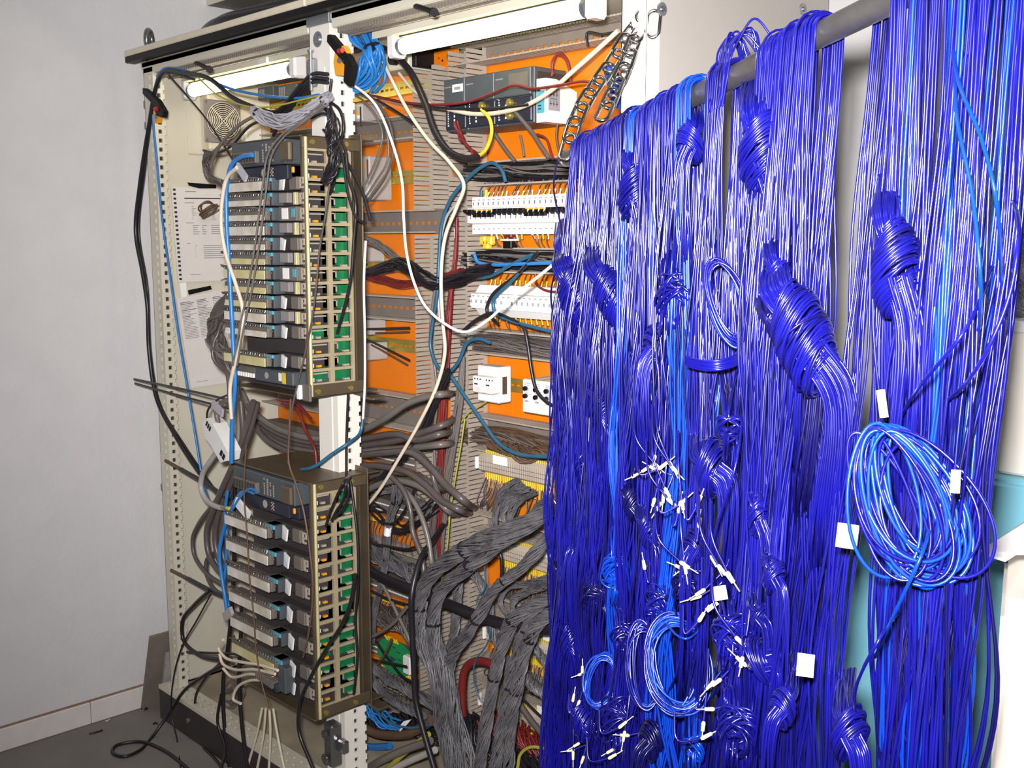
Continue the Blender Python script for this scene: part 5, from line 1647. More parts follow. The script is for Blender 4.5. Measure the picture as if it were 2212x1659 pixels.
# black bare rods left
C('upper straight black cable end poking out left across the left post', [(290, 819), (400, 842), (505, 866)], .0034, 'cblack', -.09)
C('lower straight black cable end poking out left across the left post', [(292, 828), (400, 858), (500, 884)], .0034, 'cblack', -.08)
for (pts, lab) in (([(358, 995), (395, 1016), (440, 1042), (496, 1080)], 'black cable with a brown bared end, upper of two by the left post'), ([(370, 1232), (410, 1252), (452, 1274), (505, 1294)], 'black cable with a brown bared end, lower of two by the left post')):
    pp = spline([P((u, v, -.05)) for u, v in pts], 9)
    t = thing('stripped_cable', lab, 'cable', pp[0])
    part('jacket', MB().tube(pp[8:], .0062, 8), 'cblack', t)
    part('bared_end', MB().tube(pp[:9], .0050, 8), 'cbrown', t)
# white socket with grey cable
c = pY(478, 948, -.10)
rx = X_ * .050 - Z_ * .036
rx = rx / np.linalg.norm(rx)
rz = np.array([-rx[2], 0, rx[0]])
rz = rz if rz[2] > 0 else -rz
t = thing('cable_socket', 'white angular plug socket hanging on a grey cable left of the racks', 'socket', c - Z_ * .03)
pr = [(-.072, -.006), (-.060, .022), (-.030, .030), (.020, .026), (.066, .020), (.072, -.008), (.056, -.030), (-.006, -.026), (-.040, -.030)]
part('shell', MB().prism([c - Y_ * .02 + rx * a_ + rz * b_ for a_, b_ in pr], Y_ * .04), 'plug', t)
mb = MB()
for q in range(3):
    p0 = c - Y_ * .0205 + rx * (-.052 + q * .010) + rz * .010
    mb.obox(p0, rx * .003, Y_ * .001, rz * .007)
for q in range(2):
    mb.obox(c - Y_ * .0205 + rx * (.046 + q * .014) + rz * (-.004), rx * .005, Y_ * .001, rz * .008)
part('contact_slots', mb, 'black', t)
C('light grey cable hanging from the white socket in a loop', [(474, 968), (455, 996), (438, 1024), (434, 1054), (446, 1080), (470, 1095), (496, 1100)], .0075, 'clight', -.10)
C('short grey cable entering the white socket from above', [(497, 862), (478, 872), (468, 892), (474, 924)], .0068, 'cgrey', -.10)
C('thin dark wire looping over the white socket', [(500, 850), (466, 866), (448, 890), (450, 925), (464, 945)], .0028, 'cblack', -.11)
solo('clear_tag', MB().obox(pY(470, 882, -.12), X_ * .026 - Z_ * .010, Y_ * .003, X_ * .003 + Z_ * .010), 'clear', 'cloudy plastic tag above the white socket', 'tag')
solo('brass_plug', MB().cyl(pY(478, 1095, -.12), pY(492, 1098, -.12), .004, 8).cyl(pY(490, 1098, -.12), pY(497, 1099, -.12), .0056, 8, 1), ['brass', 'cyel'], 'small brass plug end left of the lower rack', 'plug')
solo('pale_tag', MB().obox(pY(524, 1098, -.15), X_ * .030 - Z_ * .014, Y_ * .004, X_ * .006 + Z_ * .010), 'plug', 'pale plastic tag at the upper left corner of the lower rack', 'tag')
solo('pale_tag', MB().obox(pY(493, 1327, -.15), X_ * .020 + Z_ * .014, Y_ * .004, -X_ * .006 + Z_ * .010), 'clight', 'pale plastic tag halfway down the left side of the lower rack', 'tag')
# thick grey cables left of the lower rack
GL = [([(548, 866), (530, 930), (505, 1000), (478, 1060), (458, 1110), (446, 1150), (452, 1200), (476, 1236), (506, 1250)], 'leftmost thick grey cable bowing beside the lower rack'),
      ([(556, 870), (540, 930), (516, 1000), (492, 1060), (472, 1110), (464, 1160), (474, 1210), (500, 1240)], 'second thick grey cable bowing beside the lower rack'),
      ([(520, 866), (524, 930), (518, 990), (500, 1050), (484, 1110), (478, 1170), (488, 1220), (508, 1236)], 'third thick grey cable passing behind the blue ones by the lower rack'),
      ([(500, 1010), (470, 1075), (430, 1130), (416, 1165), (420, 1200), (446, 1238), (480, 1262)], 'slim grey cable looping farthest left beside the lower rack'),
      ([(468, 1190), (446, 1212), (446, 1240), (462, 1272), (500, 1290)], 'grey cable bent round at the left of the lower rack'),
      ([(508, 1040), (506, 1120), (505, 1220), (500, 1320), (492, 1400), (482, 1470), (484, 1560), (496, 1659)], 'black cable running down the left side of the lower rack to the tray')]
for i, (pts, lab) in enumerate(GL):
    C(lab, pts, .0082 if i < 3 else .0058, 'cgreyd' if i < 5 else 'cblack', -.06 + .012 * (i % 3))
C('blue cable beside the lower rack, front one of two', [(548, 1064), (530, 1060), (512, 1076), (498, 1108), (482, 1150), (474, 1195), (478, 1240), (486, 1290), (490, 1320)], .0052, 'cblue', -.14)
C('blue cable beside the lower rack, rear one of two', [(492, 1060), (486, 1110), (490, 1160), (488, 1220), (484, 1270), (494, 1310)], .0042, 'cblue', -.12)
C('thin blue wire entering the lower power supply', [(504, 1098), (520, 1072), (540, 1056), (556, 1062)], .0030, 'cblue', -.155)
C('long black cable falling from the lower rack past the tray', [(522, 1290), (520, 1380), (516, 1470), (522, 1560), (534, 1659)], .0055, 'cblack', -.10)
C('black cable swinging from the left post holes to the rack foot', [(452, 1276), (420, 1306), (394, 1342), (396, 1382), (430, 1414), (486, 1424), (500, 1424)], .0055, 'cblack', -.06)
C('thin black wire crossing the left post down to the floor', [(455, 1285), (425, 1340), (392, 1400), (374, 1470), (370, 1540), (382, 1596, .004, 'Z'), (390, 1659, .004, 'Z')], .0024, 'cblack', -.06)
C('black cable with two straight ends at the foot of the left bay', [(404, 1408), (450, 1410), (500, 1412), (540, 1420)], .0034, 'cblack', -.05)
C('black cable looping on the floor in front of the plinth', [(500, 1425), (440, 1460), (398, 1492), (372, 1530, -.05), (330, 1590, .005, 'Z'), (300, 1622, .005, 'Z'), (268, 1634, .005, 'Z'), (243, 1626, .005, 'Z'), (252, 1610, .005, 'Z'), (300, 1602, .005, 'Z'), (348, 1618, .005, 'Z'), (400, 1656, .005, 'Z'), (440, 1700, .005, 'Z')], .0052, 'cblack', -.045)
C('short black cable hanging over the front rail of the tray', [(478, 1430), (446, 1462), (424, 1500), (420, 1530)], .0040, 'cblack', -.02)
C('black cable trailing over the plinth to the floor', [(478, 1500), (470, 1560), (486, 1620, -.05), (470, 1680, .005, 'Z')], .0044, 'cblack', -.045)
C('dark cable lying across the floor at the bottom edge', [(440, 1615, .005, 'Z'), (465, 1640, .005, 'Z'), (500, 1690, .005, 'Z')], .0044, 'cblack', 0)
for i, (pts, lab) in enumerate((([(600, 1448), (560, 1436), (520, 1430), (486, 1420), (472, 1400), (482, 1382)], 'ivory cable leaving the lower rack, topmost of the group'), ([(594, 1456), (550, 1446), (506, 1446), (480, 1432), (474, 1412)], 'ivory cable leaving the lower rack, second of the group'),
                                ([(590, 1464), (540, 1456), (500, 1462), (482, 1444)], 'ivory cable leaving the lower rack, third of the group'), ([(586, 1472), (540, 1470), (512, 1486), (504, 1510), (520, 1520)], 'ivory cable leaving the lower rack, curling back at its end'))):
    C(lab, pts, .0040, 'cwhite', -.165 + .01 * i)
for i, (u, lab) in enumerate(((528, 'ivory cable fanning down from the rack foot, leftmost'), (552, 'ivory cable fanning down from the rack foot, second from left'), (580, 'ivory cable fanning down from the rack foot, second from right'), (618, 'ivory cable fanning down from the rack foot, rightmost'))):
    C(lab, [(566 + i * 8, 1530), (556 + i * 14, 1580), (u, 1680)], .0036, 'cwhite', -.05)
RP('small hank of grey ribbon wire at the foot of the left bay', [(488, 1492), (506, 1478), (520, 1492), (508, 1518), (490, 1522)], .014, 12, .0022, 'cgrey', .02, .5)
C('black cable slanting across the right face of the lower rack', [(768, 1240), (758, 1300), (738, 1350), (706, 1400), (668, 1470), (648, 1520), (646, 1580), (668, 1640), (690, 1690)], .0046, 'cblack', -.13)
C('black cable running down the right rack edge from the corner', [(757, 1040), (764, 1090), (772, 1160), (774, 1260), (768, 1340), (772, 1420), (764, 1500)], .0034, 'cblack', -.02)
for i, (pts, lab) in enumerate((([(752, 1030, -.06), (742, 1042), (726, 1075), (712, 1110), (704, 1135)], 'black wire dropping from the lower rack corner, left one'), ([(754, 1030, -.06), (748, 1042), (742, 1078), (726, 1105), (716, 1125)], 'black wire dropping from the lower rack corner, middle one'), ([(756, 1030, -.06), (752, 1042), (752, 1075), (740, 1100), (722, 1118)], 'black wire dropping from the lower rack corner, right one'))):
    C(lab, pts, .0030, 'cblack', -.12)
C('black cable running up the white post face between the racks', [(748, 1030), (748, 960), (750, 900), (752, 850)], .0030, 'cblack', -.02)
# cables of the left bay
C('long white cable sweeping from the middle post to the blue wires', [(722, 166), (772, 190), (812, 228), (846, 305), (868, 390), (872, 470), (878, 545), (895, 612), (918, 660), (962, 700), (1004, 717), (1050, 694), (1110, 640), (1172, 590), (1215, 555)], .0031, 'tape', .02)
C('white twisted cord hanging straight down right of the upper rack', [(790, 520), (786, 610), (788, 720), (788, 830), (784, 905)], .0029, 'tape', .03)
C('petrol blue cord end running onto the lower rack top', [(784, 905), (778, 935, .02), (752, 958, -.03), (716, 982, -.06), (686, 1004, -.08), (668, 1012, -.09), (652, 1014, -.09)], .0042, 'cteal', .03)
C('long ivory cable winding from the blue coil down the middle', [(812, 98), (846, 172), (884, 244), (930, 308), (972, 352), (1002, 400), (986, 448), (962, 510), (953, 590), (956, 690), (961, 760), (945, 830), (905, 915), (862, 990), (820, 1058), (776, 1112)], .0043, 'cwhite', .13)
C('ivory cable descending from the chain across the dark controller', [(1336, 66), (1290, 108), (1240, 152), (1190, 196), (1140, 226), (1080, 243), (1020, 246), (968, 236)], .0050, 'cwhite', .20)
C('short ivory cable crossing the shiny mounting rail', [(862, 158), (890, 192), (916, 212), (932, 226)], .0042, 'cwhite', .30)
C('thick black cable arching from the middle post to the right bay duct', [(742, 40), (738, 80), (762, 108), (800, 100), (842, 112), (884, 152), (918, 222), (938, 280), (965, 322), (1000, 342), (1032, 340)], .0082, 'cblack', .16)
C('yellow wire tail curving up to the dark controller', [(1028, 341), (1050, 322), (1062, 286), (1058, 258), (1040, 236)], .0042, 'cyel', .18)
C('dark red wire crossing the dark controller towards the chain', [(716, 196), (800, 206), (880, 222), (950, 226), (1010, 220), (1062, 202), (1110, 184), (1150, 191), (1210, 184), (1262, 176), (1296, 184)], .0028, 'cred', .17)
C('black wire running level across the dark controller', [(722, 192), (800, 206), (880, 224), (940, 232), (1010, 236), (1080, 233), (1140, 226)], .0030, 'cblack', .18)
C('black wire slanting over the orange plate to the topmost duct', [(770, 200), (820, 220), (870, 250), (904, 274)], .0034, 'cblack', .24)
C('black cable hanging from the top rail into the blue coil', [(822, 52), (812, 92), (806, 130), (792, 190)], .0060, 'cblack', .16)
t = RP('coil of bright blue cables tied with black tape at the top of the left bay', [(744, 66), (768, 70), (794, 88), (806, 110), (802, 140), (786, 166), (764, 180), (752, 196)], [.012, .022, .030, .018, .028, .030, .026, .020], 20, .0040, 'cblue', .08, .4, 6, 'cable_coil', ties=(.08, .47))
for i, (pts, lab) in enumerate((([(806, 112), (818, 140), (814, 176), (800, 200)], 'single blue cable bowing right of the blue coil'), ([(812, 116), (830, 145), (830, 176), (810, 200)], 'outermost single blue cable right of the blue coil'), ([(756, 150), (786, 164), (804, 156), (812, 130)], 'single blue cable crossing low over the blue coil'))):
    C(lab, pts, .0042, 'cblue', .13)
for i, (pts, m_, lab) in enumerate((([(724, 200), (770, 208), (804, 238), (826, 290), (812, 346), (788, 400), (768, 440)], 'cgrey', 'grey wire arching from the post to the pale relay, innermost'), ([(724, 198), (780, 206), (822, 240), (838, 300), (836, 350), (812, 392), (775, 448)], 'cgrey', 'grey wire arching from the post to the pale relay, middle'), ([(730, 198), (790, 204), (836, 252), (850, 320), (838, 372), (800, 430), (762, 474)], 'cgreyd', 'grey wire arching from the post to the pale relay, outermost'))):
    C(lab, pts, .0026, m_, .10)
# black crossing
RP('tangle of black and grey wires crossing the left bay at mid height', [(748, 590), (790, 588), (830, 578), (868, 570), (900, 590), (940, 612), (985, 606), (1020, 590), (1060, 580)], [.006, .008, .012, .018, .018, .016, .014, .014, .012], 30, .0022, 'cblack', .24, .6)
RP('grey wires sweeping down from the post into the black tangle', [(760, 512), (792, 518), (830, 536), (862, 566), (900, 596), (950, 612)], .011, 14, .0022, 'cgrey', .25, .4)
RP('dark red wires sagging under the black tangle', [(784, 592), (820, 602), (860, 612), (905, 612), (950, 606), (1000, 588)], .012, 9, .0022, 'cred', .27, .5)
C('black wire tip poking over the orange plate, level, above its shadow line', [(764, 711), (820, 710), (884, 708)], .0030, 'cblack', .30)
C('shadow line of the level wire tip on the orange plate, modelled as a wire', [(764, 719), (820, 719), (884, 717)], .0026, 'cbrown', .35)  # brown wire stands in for the shadow of the black one above
C('black wire tip slanting over the lower orange plate, upper one', [(768, 722), (820, 746), (884, 778)], .0030, 'cblack', .30)
C('brown strand slanting close below the black wire tip, lower orange plate', [(766, 728), (820, 754), (880, 788)], .0028, 'cbrown', .33)  # brown copy set just below the black wire tip
C('petrol blue cable arching over the duct left of the breakers', [(1092, 392), (1084, 368), (1064, 352), (1038, 362), (1004, 392), (974, 430), (955, 480), (948, 560), (944, 640), (934, 700), (930, 748), (944, 790), (966, 806), (990, 782), (1008, 742), (1032, 732), (1058, 740)], .0044, 'cteal', .24)
C('pale wire beside the petrol blue cable at mid height', [(985, 440), (964, 470), (950, 530), (946, 620), (950, 700)], .0036, 'clight', .25)
C('slate wire running down the middle gap to the red bundle', [(944, 600), (932, 680), (930, 740), (940, 800), (944, 860), (938, 940), (940, 1040), (936, 1120)], .0036, 'cgrey', .26)
for i, (pts, lab) in enumerate((([(1162, 545), (1120, 590), (1062, 640), (1052, 672), (1076, 700)], 'dark cable bent left over the fuse terminals'), ([(1150, 556), (1106, 606), (1066, 650), (1070, 676), (1096, 690), (1150, 706), (1215, 722)], 'petrol blue cable bent over the fuse terminals'), ([(1000, 715), (1030, 690), (1064, 676), (1100, 688), (1130, 706), (1140, 745), (1148, 800), (1160, 845), (1190, 874), (1225, 880)], 'black cable dropping from the fuse terminals over the beige relays'), ([(1022, 600), (1060, 596), (1100, 574), (1150, 550)], 'petrol blue cable slanting under the breakers'), ([(1024, 548), (1032, 566), (1070, 572), (1120, 570), (1190, 568)], 'blue cable lying in the duct under the breakers'))):
    C(lab, pts, .0042, ['cblack', 'cteal', 'cblack', 'cteal', 'cblue'][i], .25)
C('dark red wire curling beside the fuse terminals', [(1156, 592), (1158, 612), (1176, 626), (1212, 632)], .0026, 'cred', .26)
C('petrol blue cable swinging from the middle gap to the first terminal bar', [(966, 800), (1000, 850), (1040, 908), (1078, 958), (1116, 980), (1160, 986), (1225, 986)], .0046, 'cteal', .22)
t = RP('upright bundle of dark red wires between the two bays', [(986, 470), (984, 540), (974, 620), (966, 720), (958, 840), (954, 950), (950, 1050), (944, 1160), (938, 1270), (930, 1400)], [.004, .007, .012, .016, .015, .015, .017, .018, .018, .012], 18, .0028, 'cred', .28, .3, 6, tags=(.04,), flat=.6)
RP('upright bundle of grey wires right of the red bundle', [(1000, 770), (994, 840), (984, 920), (972, 990), (962, 1060), (956, 1140), (948, 1240)], [.006, .012, .014, .015, .015, .012, .010], 18, .0026, 'cgrey', .29, .3, 6, flat=.6)
RP('grey wires left of the red bundle near the white marker', [(946, 1010), (936, 1080), (934, 1160), (940, 1250), (934, 1340)], .010, 10, .0026, 'cgreyd', .26, .4, 6)
solo('white_marker', MB().cyl(pY(940, 1084, .25), pY(962, 1089, .25), .0042, 8), 'tape', 'white marker sleeve lying across the red bundle', 'sleeve')
RP('pair of black cables slanting down left of the ivory cable', [(968, 800), (944, 850), (918, 915), (880, 975), (836, 1020), (776, 1080)], [.008, .010, .010, .009, .008, .008], 6, .0036, 'cblack', .17, .3, 6)
C('yellow green earth wire hanging right of the red bundle', [(1004, 905), (996, 960), (984, 1030), (972, 1110), (966, 1180), (952, 1270), (942, 1360), (932, 1430), (936, 1500)], .0021, 'cyg', .24)
C('yellow wire under the white contactor', [(1050, 868), (1032, 880), (1012, 892), (998, 910)], .0020, 'cyg', .29)
# thick grey cables of the left bay
TG = [([(520, 842), (540, 880), (580, 915), (640, 940), (700, 948), (780, 930), (830, 905), (880, 872), (930, 855), (952, 852)], 'thick grey cable rising to the wide duct, topmost of the sheaf'),
      ([(524, 850), (545, 895), (590, 930), (650, 952), (720, 958), (800, 945), (860, 938), (900, 950), (950, 938)], 'thick grey cable behind the post, second of the sheaf'),
      ([(528, 860), (552, 910), (600, 945), (660, 962), (730, 968), (800, 960), (870, 948), (956, 918)], 'thick grey cable behind the post, third of the sheaf'),
      ([(532, 866), (556, 922), (606, 958), (670, 972), (740, 976), (820, 972), (880, 968), (955, 960)], 'thick grey cable behind the post, fourth of the sheaf'),
      ([(538, 872), (560, 932), (612, 970), (680, 984), (760, 985), (830, 978), (890, 978), (930, 1010), (960, 1045), (1000, 1080)], 'thick grey cable behind the post, fifth, bending to the middle gap'),
      ([(700, 990), (770, 1002), (830, 1008), (880, 1020), (920, 1048), (955, 1082), (990, 1100)], 'thick grey cable sloping down to the middle gap'),
      ([(690, 1075), (770, 1068), (820, 1046), (860, 1038), (905, 1050), (942, 1076), (965, 1100)], 'thick grey cable humped over the white-tagged strand bundle'),
      ([(700, 1055), (770, 1042), (810, 1025), (850, 1020), (900, 1026), (940, 1050)], 'thick grey cable humped above its lower twin'),
      ([(846, 1030), (872, 1060), (886, 1100), (892, 1150), (910, 1200), (918, 1250)], 'thick grey cable dropping left of the red bundle'),
      ([(860, 1044), (892, 1080), (912, 1120), (926, 1170), (934, 1230)], 'thick grey cable dropping close to the red bundle'),
      ([(890, 970), (912, 985), (930, 1010), (938, 1040), (950, 1080)], 'short thick grey cable behind the red bundle')]
for i, (pts, lab) in enumerate(TG):
    (xa_, ya_), (xb_, yb_) = pts[-2], pts[-1]
    pts = pts + ([(xb_ + 26, yb_ + (yb_ - ya_) * .5, .325)] if i < 8 or i == 10 else [(xb_ + 6, yb_ + 36, .32)])
    C(lab, pts, .0088 if i < 8 else .0068, 'cgreyd' if i % 3 else 'cgrey', .14 + .012 * (i % 4))
RP('messy grey wires over the terminal rows of the left bay', [(770, 1040), (800, 1060), (840, 1050), (880, 1070), (930, 1120)], .02, 16, .0022, 'cstrand', .27, .8)
RP('thin black wires strewn over the left bay terminals', [(775, 1080), (820, 1100), (860, 1140), (900, 1120), (940, 1090)], .018, 7, .0022, 'cblack', .24, .8)
t = RP('grey strand bundle with a white tag in the left bay', [(862, 1050), (856, 1082), (846, 1110), (838, 1146), (834, 1190), (828, 1240), (816, 1290), (806, 1340), (802, 1390)], [.020, .012, .010, .009, .008, .009, .009, .009, .008], 26, .0019, 'cstrand', .22, .5, tags=(.30,), ties=(.12, .48))
for i, (pts, lab, m_) in enumerate((([(765, 1130), (800, 1170), (840, 1180), (880, 1186), (905, 1178)], 'black wire looped under the white-tagged bundle', 'cblack'), ([(790, 1095), (820, 1125), (850, 1130), (886, 1080), (905, 1020)], 'black wire crossing the white-tagged bundle', 'cblack'), ([(776, 1262), (830, 1290), (880, 1306), (900, 1310)], 'black wire under the crossing hose, left bay', 'cblack'), ([(800, 1225), (830, 1270), (860, 1330), (885, 1385), (892, 1420)], 'grey cable slanting down to the round green board', 'cgrey'), ([(778, 1386), (815, 1370), (850, 1346), (880, 1310)], 'grey cable curving over the round green board', 'cgrey'), ([(782, 1420), (820, 1428), (870, 1438), (878, 1440)], 'black wire tip level across the green board', 'cblack'), ([(812, 1385), (836, 1420), (868, 1460), (900, 1480)], 'black wire slanting over the green board', 'cblack'), ([(846, 1380), (832, 1412), (812, 1440)], 'brown wire leaning over the green board', 'cbrown'))):
    C(lab, pts, .0034 if 'cable' not in lab else .0050, m_, .18)
# crossing hose and twisted bundles
C('stout black hose crossing the lower cabinet from left to right', [(752, 1202), (790, 1228), (840, 1255), (890, 1274), (950, 1298), (1010, 1322), (1060, 1340), (1110, 1352), (1170, 1358), (1240, 1356)], .0125, 'cblack', .12, k=12)
TW = [([(1215, 1085), (1150, 1120), (1080, 1152), (1010, 1184), (950, 1222), (914, 1272), (904, 1330), (912, 1390), (936, 1440), (950, 1490), (958, 1560), (975, 1630), (985, 1680)], [.010, .014, .018, .020, .020, .019, .018, .018, .020, .022, .022, .022], 40, .10, 'thick grey strand trunk curving left and down to the tray'),
      ([(1190, 1110), (1120, 1150), (1060, 1188), (1005, 1228), (958, 1270), (938, 1322), (938, 1380), (958, 1440), (972, 1500), (988, 1560), (1010, 1630), (1022, 1680)], [.010, .014, .016, .017, .017, .016, .016, .018, .020, .020, .020, .020], 34, .09, 'grey strand trunk running just right of the thickest one'),
      ([(1192, 1150), (1160, 1190), (1120, 1232), (1072, 1270), (1040, 1320), (1008, 1370), (978, 1412), (966, 1456), (972, 1500)], [.010, .014, .012, .012, .013, .014, .015, .015, .014], 26, .10, 'grey strand bundle slanting from the second bar to the trunk'),
      ([(1240, 1268), (1190, 1290), (1140, 1312), (1104, 1345), (1084, 1395), (1070, 1450), (1058, 1515), (1046, 1590), (1034, 1680)], [.012, .014, .015, .016, .015, .014, .014, .014, .014], 28, .07, 'twisted grey bundle, leftmost of three falling side by side'),
      ([(1240, 1252), (1190, 1285), (1150, 1325), (1130, 1375), (1112, 1430), (1096, 1490), (1084, 1560), (1074, 1620), (1066, 1690)], [.010, .012, .013, .013, .014, .013, .013, .013, .013], 24, .08, 'twisted grey bundle, middle of three falling side by side'),
      ([(1245, 1300), (1196, 1318), (1160, 1348), (1140, 1392), (1122, 1450), (1112, 1510), (1102, 1580), (1096, 1690)], [.012, .014, .014, .014, .014, .014, .013, .013], 26, .06, 'twisted grey bundle, rightmost of three falling side by side'),
      ([(770, 1425), (800, 1436), (840, 1468), (880, 1490), (920, 1512), (960, 1545)], [.008, .012, .013, .013, .013, .012], 22, .16, 'grey strand bundle sloping below the green board, upper one'),
      ([(790, 1440), (820, 1490), (860, 1520), (900, 1540), (945, 1560)], [.008, .011, .012, .012, .012], 20, .15, 'grey strand bundle sloping below the green board, lower one'),
      ([(1120, 1440), (1150, 1478), (1180, 1500), (1225, 1522)], [.010, .013, .013, .012], 22, .12, 'grey strand bundle leading right behind the blue curtain'),
      ([(1145, 1385), (1170, 1420), (1200, 1460), (1225, 1490)], [.008, .010, .010, .010], 14, .20, 'thin grey strand bundle behind the three twisted ones'),
      ([(1016, 1230), (1040, 1262), (1056, 1310), (1062, 1360), (1090, 1420), (1110, 1450)], [.010, .011, .012, .012, .010, .010], 16, .20, 'grey strand bundle falling between trunk and twisted ones'),
      ([(1004, 1210), (990, 1260), (985, 1330), (975, 1400), (968, 1460)], [.010, .012, .012, .012, .012], 18, .22, 'loose grey strands behind the trunk beside the red bundle')]
for pts, R, n, yy, lab in TW:
    RP(lab, pts, R, int(n * 1.3), .0020, 'cstrand', yy, 2.2, 5, ties=(.35, .62) if n > 22 else (), ns=34)
for i, (pts, lab) in enumerate((([(1120, 1040), (1086, 1064), (1072, 1098), (1066, 1140), (1040, 1180), (990, 1210)], 'fan of grey strands curving from the first bar, leftmost'), ([(1130, 1050), (1096, 1078), (1086, 1110), (1100, 1150), (1110, 1180)], 'fan of grey strands curving from the first bar, second'), ([(1150, 1060), (1120, 1080), (1102, 1110), (1098, 1146), (1070, 1170)], 'fan of grey strands curving from the first bar, third'), ([(1190, 1080), (1160, 1100), (1146, 1130), (1110, 1160), (1060, 1185)], 'fan of grey strands curving from the first bar, rightmost'), ([(1200, 1110), (1196, 1140), (1190, 1170), (1170, 1190)], 'grey strands looping down onto the second bar'), ([(1190, 1250), (1140, 1262), (1092, 1270), (1080, 1300), (1096, 1330)], 'fan of grey strands curving from the second bar'), ([(1180, 1262), (1130, 1282), (1108, 1300), (1110, 1330)], 'fan of grey strands curling under the second bar'))):
    RP(lab, pts, [.016, .012, .011, .010, .009], 24, .0017, 'cstrand', .23, .3, 5, flat=.5)
C('stout dark red cable bent over at the foot of the middle gap', [(1072, 1442), (1050, 1430), (1022, 1430), (1004, 1448), (998, 1490), (1000, 1546)], .0100, 'cred', .17, k=10)
C('dark green wire wandering down the right bay', [(1046, 1216), (1048, 1270), (1030, 1300), (1060, 1360), (1052, 1392), (1026, 1430), (1024, 1470), (1036, 1512)], .0018, 'cteal', .15)
C('black wire crossing in front of the second bar', [(1066, 1190), (1080, 1196), (1084, 1230), (1082, 1262)], .0042, 'cblack', .18)
for i, (pts, lab) in enumerate((([(1122, 1520), (1150, 1560), (1180, 1596)], 'grey cable end crossing the lowest terminal bar'), ([(1120, 1500), (1160, 1540), (1205, 1580)], 'dark wire crossing the lowest terminal bar'), ([(1118, 1659), (1124, 1630), (1146, 1614), (1190, 1620)], 'ochre wire arching at the bottom of the right bay'))):
    C(lab, pts, [.007, .003, .004][i], ['cgreyd', 'cblack', 'cyg'][i], .16)
RP('tangle of dark red and grey wires at the bottom of the right bay', [(1050, 1560), (1100, 1580), (1150, 1600), (1210, 1640)], .035, 30, .0026, 'cred', .22, 1.2)
RP('tangle of dark wires on the tray of the right bay', [(1000, 1560), (1060, 1610), (1120, 1640), (1200, 1670)], .035, 34, .0030, 'cblack', .20, 1.2)
RP('tangle of dark wires on the tray of the left bay', [(790, 1560), (840, 1570), (890, 1560), (950, 1580)], .035, 36, .0032, 'cblack', .24, 1.2)
RP('grey and brown wires piled over the lower left terminals', [(780, 1300), (830, 1330), (880, 1350), (910, 1400)], .03, 30, .0024, 'cgreyd', .27, 1.0)
RP('grey wires piled between the terminal rows of the left bay', [(776, 1160), (820, 1200), (870, 1225), (920, 1260)], .026, 30, .0022, 'cstrand', .27, 1.0)
RP('thin blue wires hanging in loops low in the left bay', [(782, 1480), (796, 1520), (824, 1552), (862, 1566)], [.012, .022, .020, .012], 10, .0024, 'cblue', .12, .3, 6)
RP('thin blue wires beside the teal cover', [(796, 1376), (790, 1402), (786, 1430), (780, 1452)], .012, 10, .0022, 'cblue', .2, .6, 6)
C('petrol blue wire swinging low across the left bay', [(778, 1490), (808, 1530), (846, 1562), (886, 1572), (930, 1566)], .0032, 'cteal', .10)
C('stout brown hose sagging low in the left bay', [(778, 1568), (812, 1584), (850, 1588), (890, 1582), (934, 1556)], .0120, 'cbrown', .14, k=10)
C('ochre cable sloping to the bottom edge', [(926, 1586), (900, 1606), (868, 1632), (830, 1668)], .0072, 'cyg', .12)
C('stout black cable running down in front of the grey trunk', [(962, 1128, .30), (936, 1168, .2), (908, 1210, .10), (890, 1280), (890, 1360), (894, 1440), (898, 1510), (915, 1580), (944, 1680)], .0078, 'cblack', .06)
C('blue pipe lying at the bottom of the left bay', [(786, 1612), (812, 1614), (842, 1612)], .0100, 'cblue', .2)
C('grey pipe lying at the bottom edge, upper of two', [(780, 1668), (830, 1640), (880, 1618), (930, 1600)], .0100, 'cgrey', .1)
C('grey pipe lying at the bottom edge, lower of two', [(830, 1672), (880, 1646), (940, 1620)], .0090, 'clight', .1)
solo('white_card', MB().prism([pY(u, v, .13) for u, v in ((858, 1574), (872, 1558), (888, 1554), (878, 1566), (864, 1580))], Y_ * .002), 'tape', 'crumpled white card lying below the green board', 'card')
# duct fillings
for (v0, v1, m_, n, lab) in ((372, 366, 'cblack', 60, 'mass of black wires packed in the duct above the breakers'), (562, 564, 'cblack', 50, 'mass of black wires packed in the duct under the breakers'), (744, 752, 'cgreyd', 54, 'mass of dark wires packed in the duct above the white contactor'), (945, 960, 'cbrown', 60, 'mass of brown wires spilling from the sagging duct')):
    z0 = zY(1100, v0, .36)
    pp = np.array([[1.02, .362, zY(1030, v0, .362)], [1.15, .355, z0 + .002], [1.3, .358, z0 - .002], [1.5, .36, z0], [1.8, .36, z0]])
    mb = MB()
    rope(mb, spline(pp, 12), .021, n, .0024, .8, 0, 5, 1.0, 50)
    rope(mb, spline(pp - Y_ * .018, 12), .014, 10, .0018, 1.4, 1, 5, 1.0, 50)
    solo('wire_mass', mb, [m_, 'cgrey'], lab, 'wires', kind='stuff')
RP('knot of brown wires slumped over the first terminal bar', [(1058, 960), (1100, 968), (1140, 985), (1170, 975), (1210, 990)], [.012, .016, .022, .014, .012], 34, .0020, 'cbrown', .285, 1.5)
RP('red and blue wires hanging from the lower part of the controller', [(985, 262), (992, 290), (1008, 316), (1026, 334)], [.005, .006, .007, .006], 7, .0026, 'cred', .25, .4, 6)
C('grey cable looping from the controller to the duct below', [(1104, 232), (1130, 262), (1152, 290), (1168, 315), (1186, 342)], .0052, 'cgreyd', .25)
C('dark grey cable behind the yellow tail under the controller', [(1064, 282), (1080, 306), (1094, 326), (1112, 348)], .0050, 'cgreyd', .3)
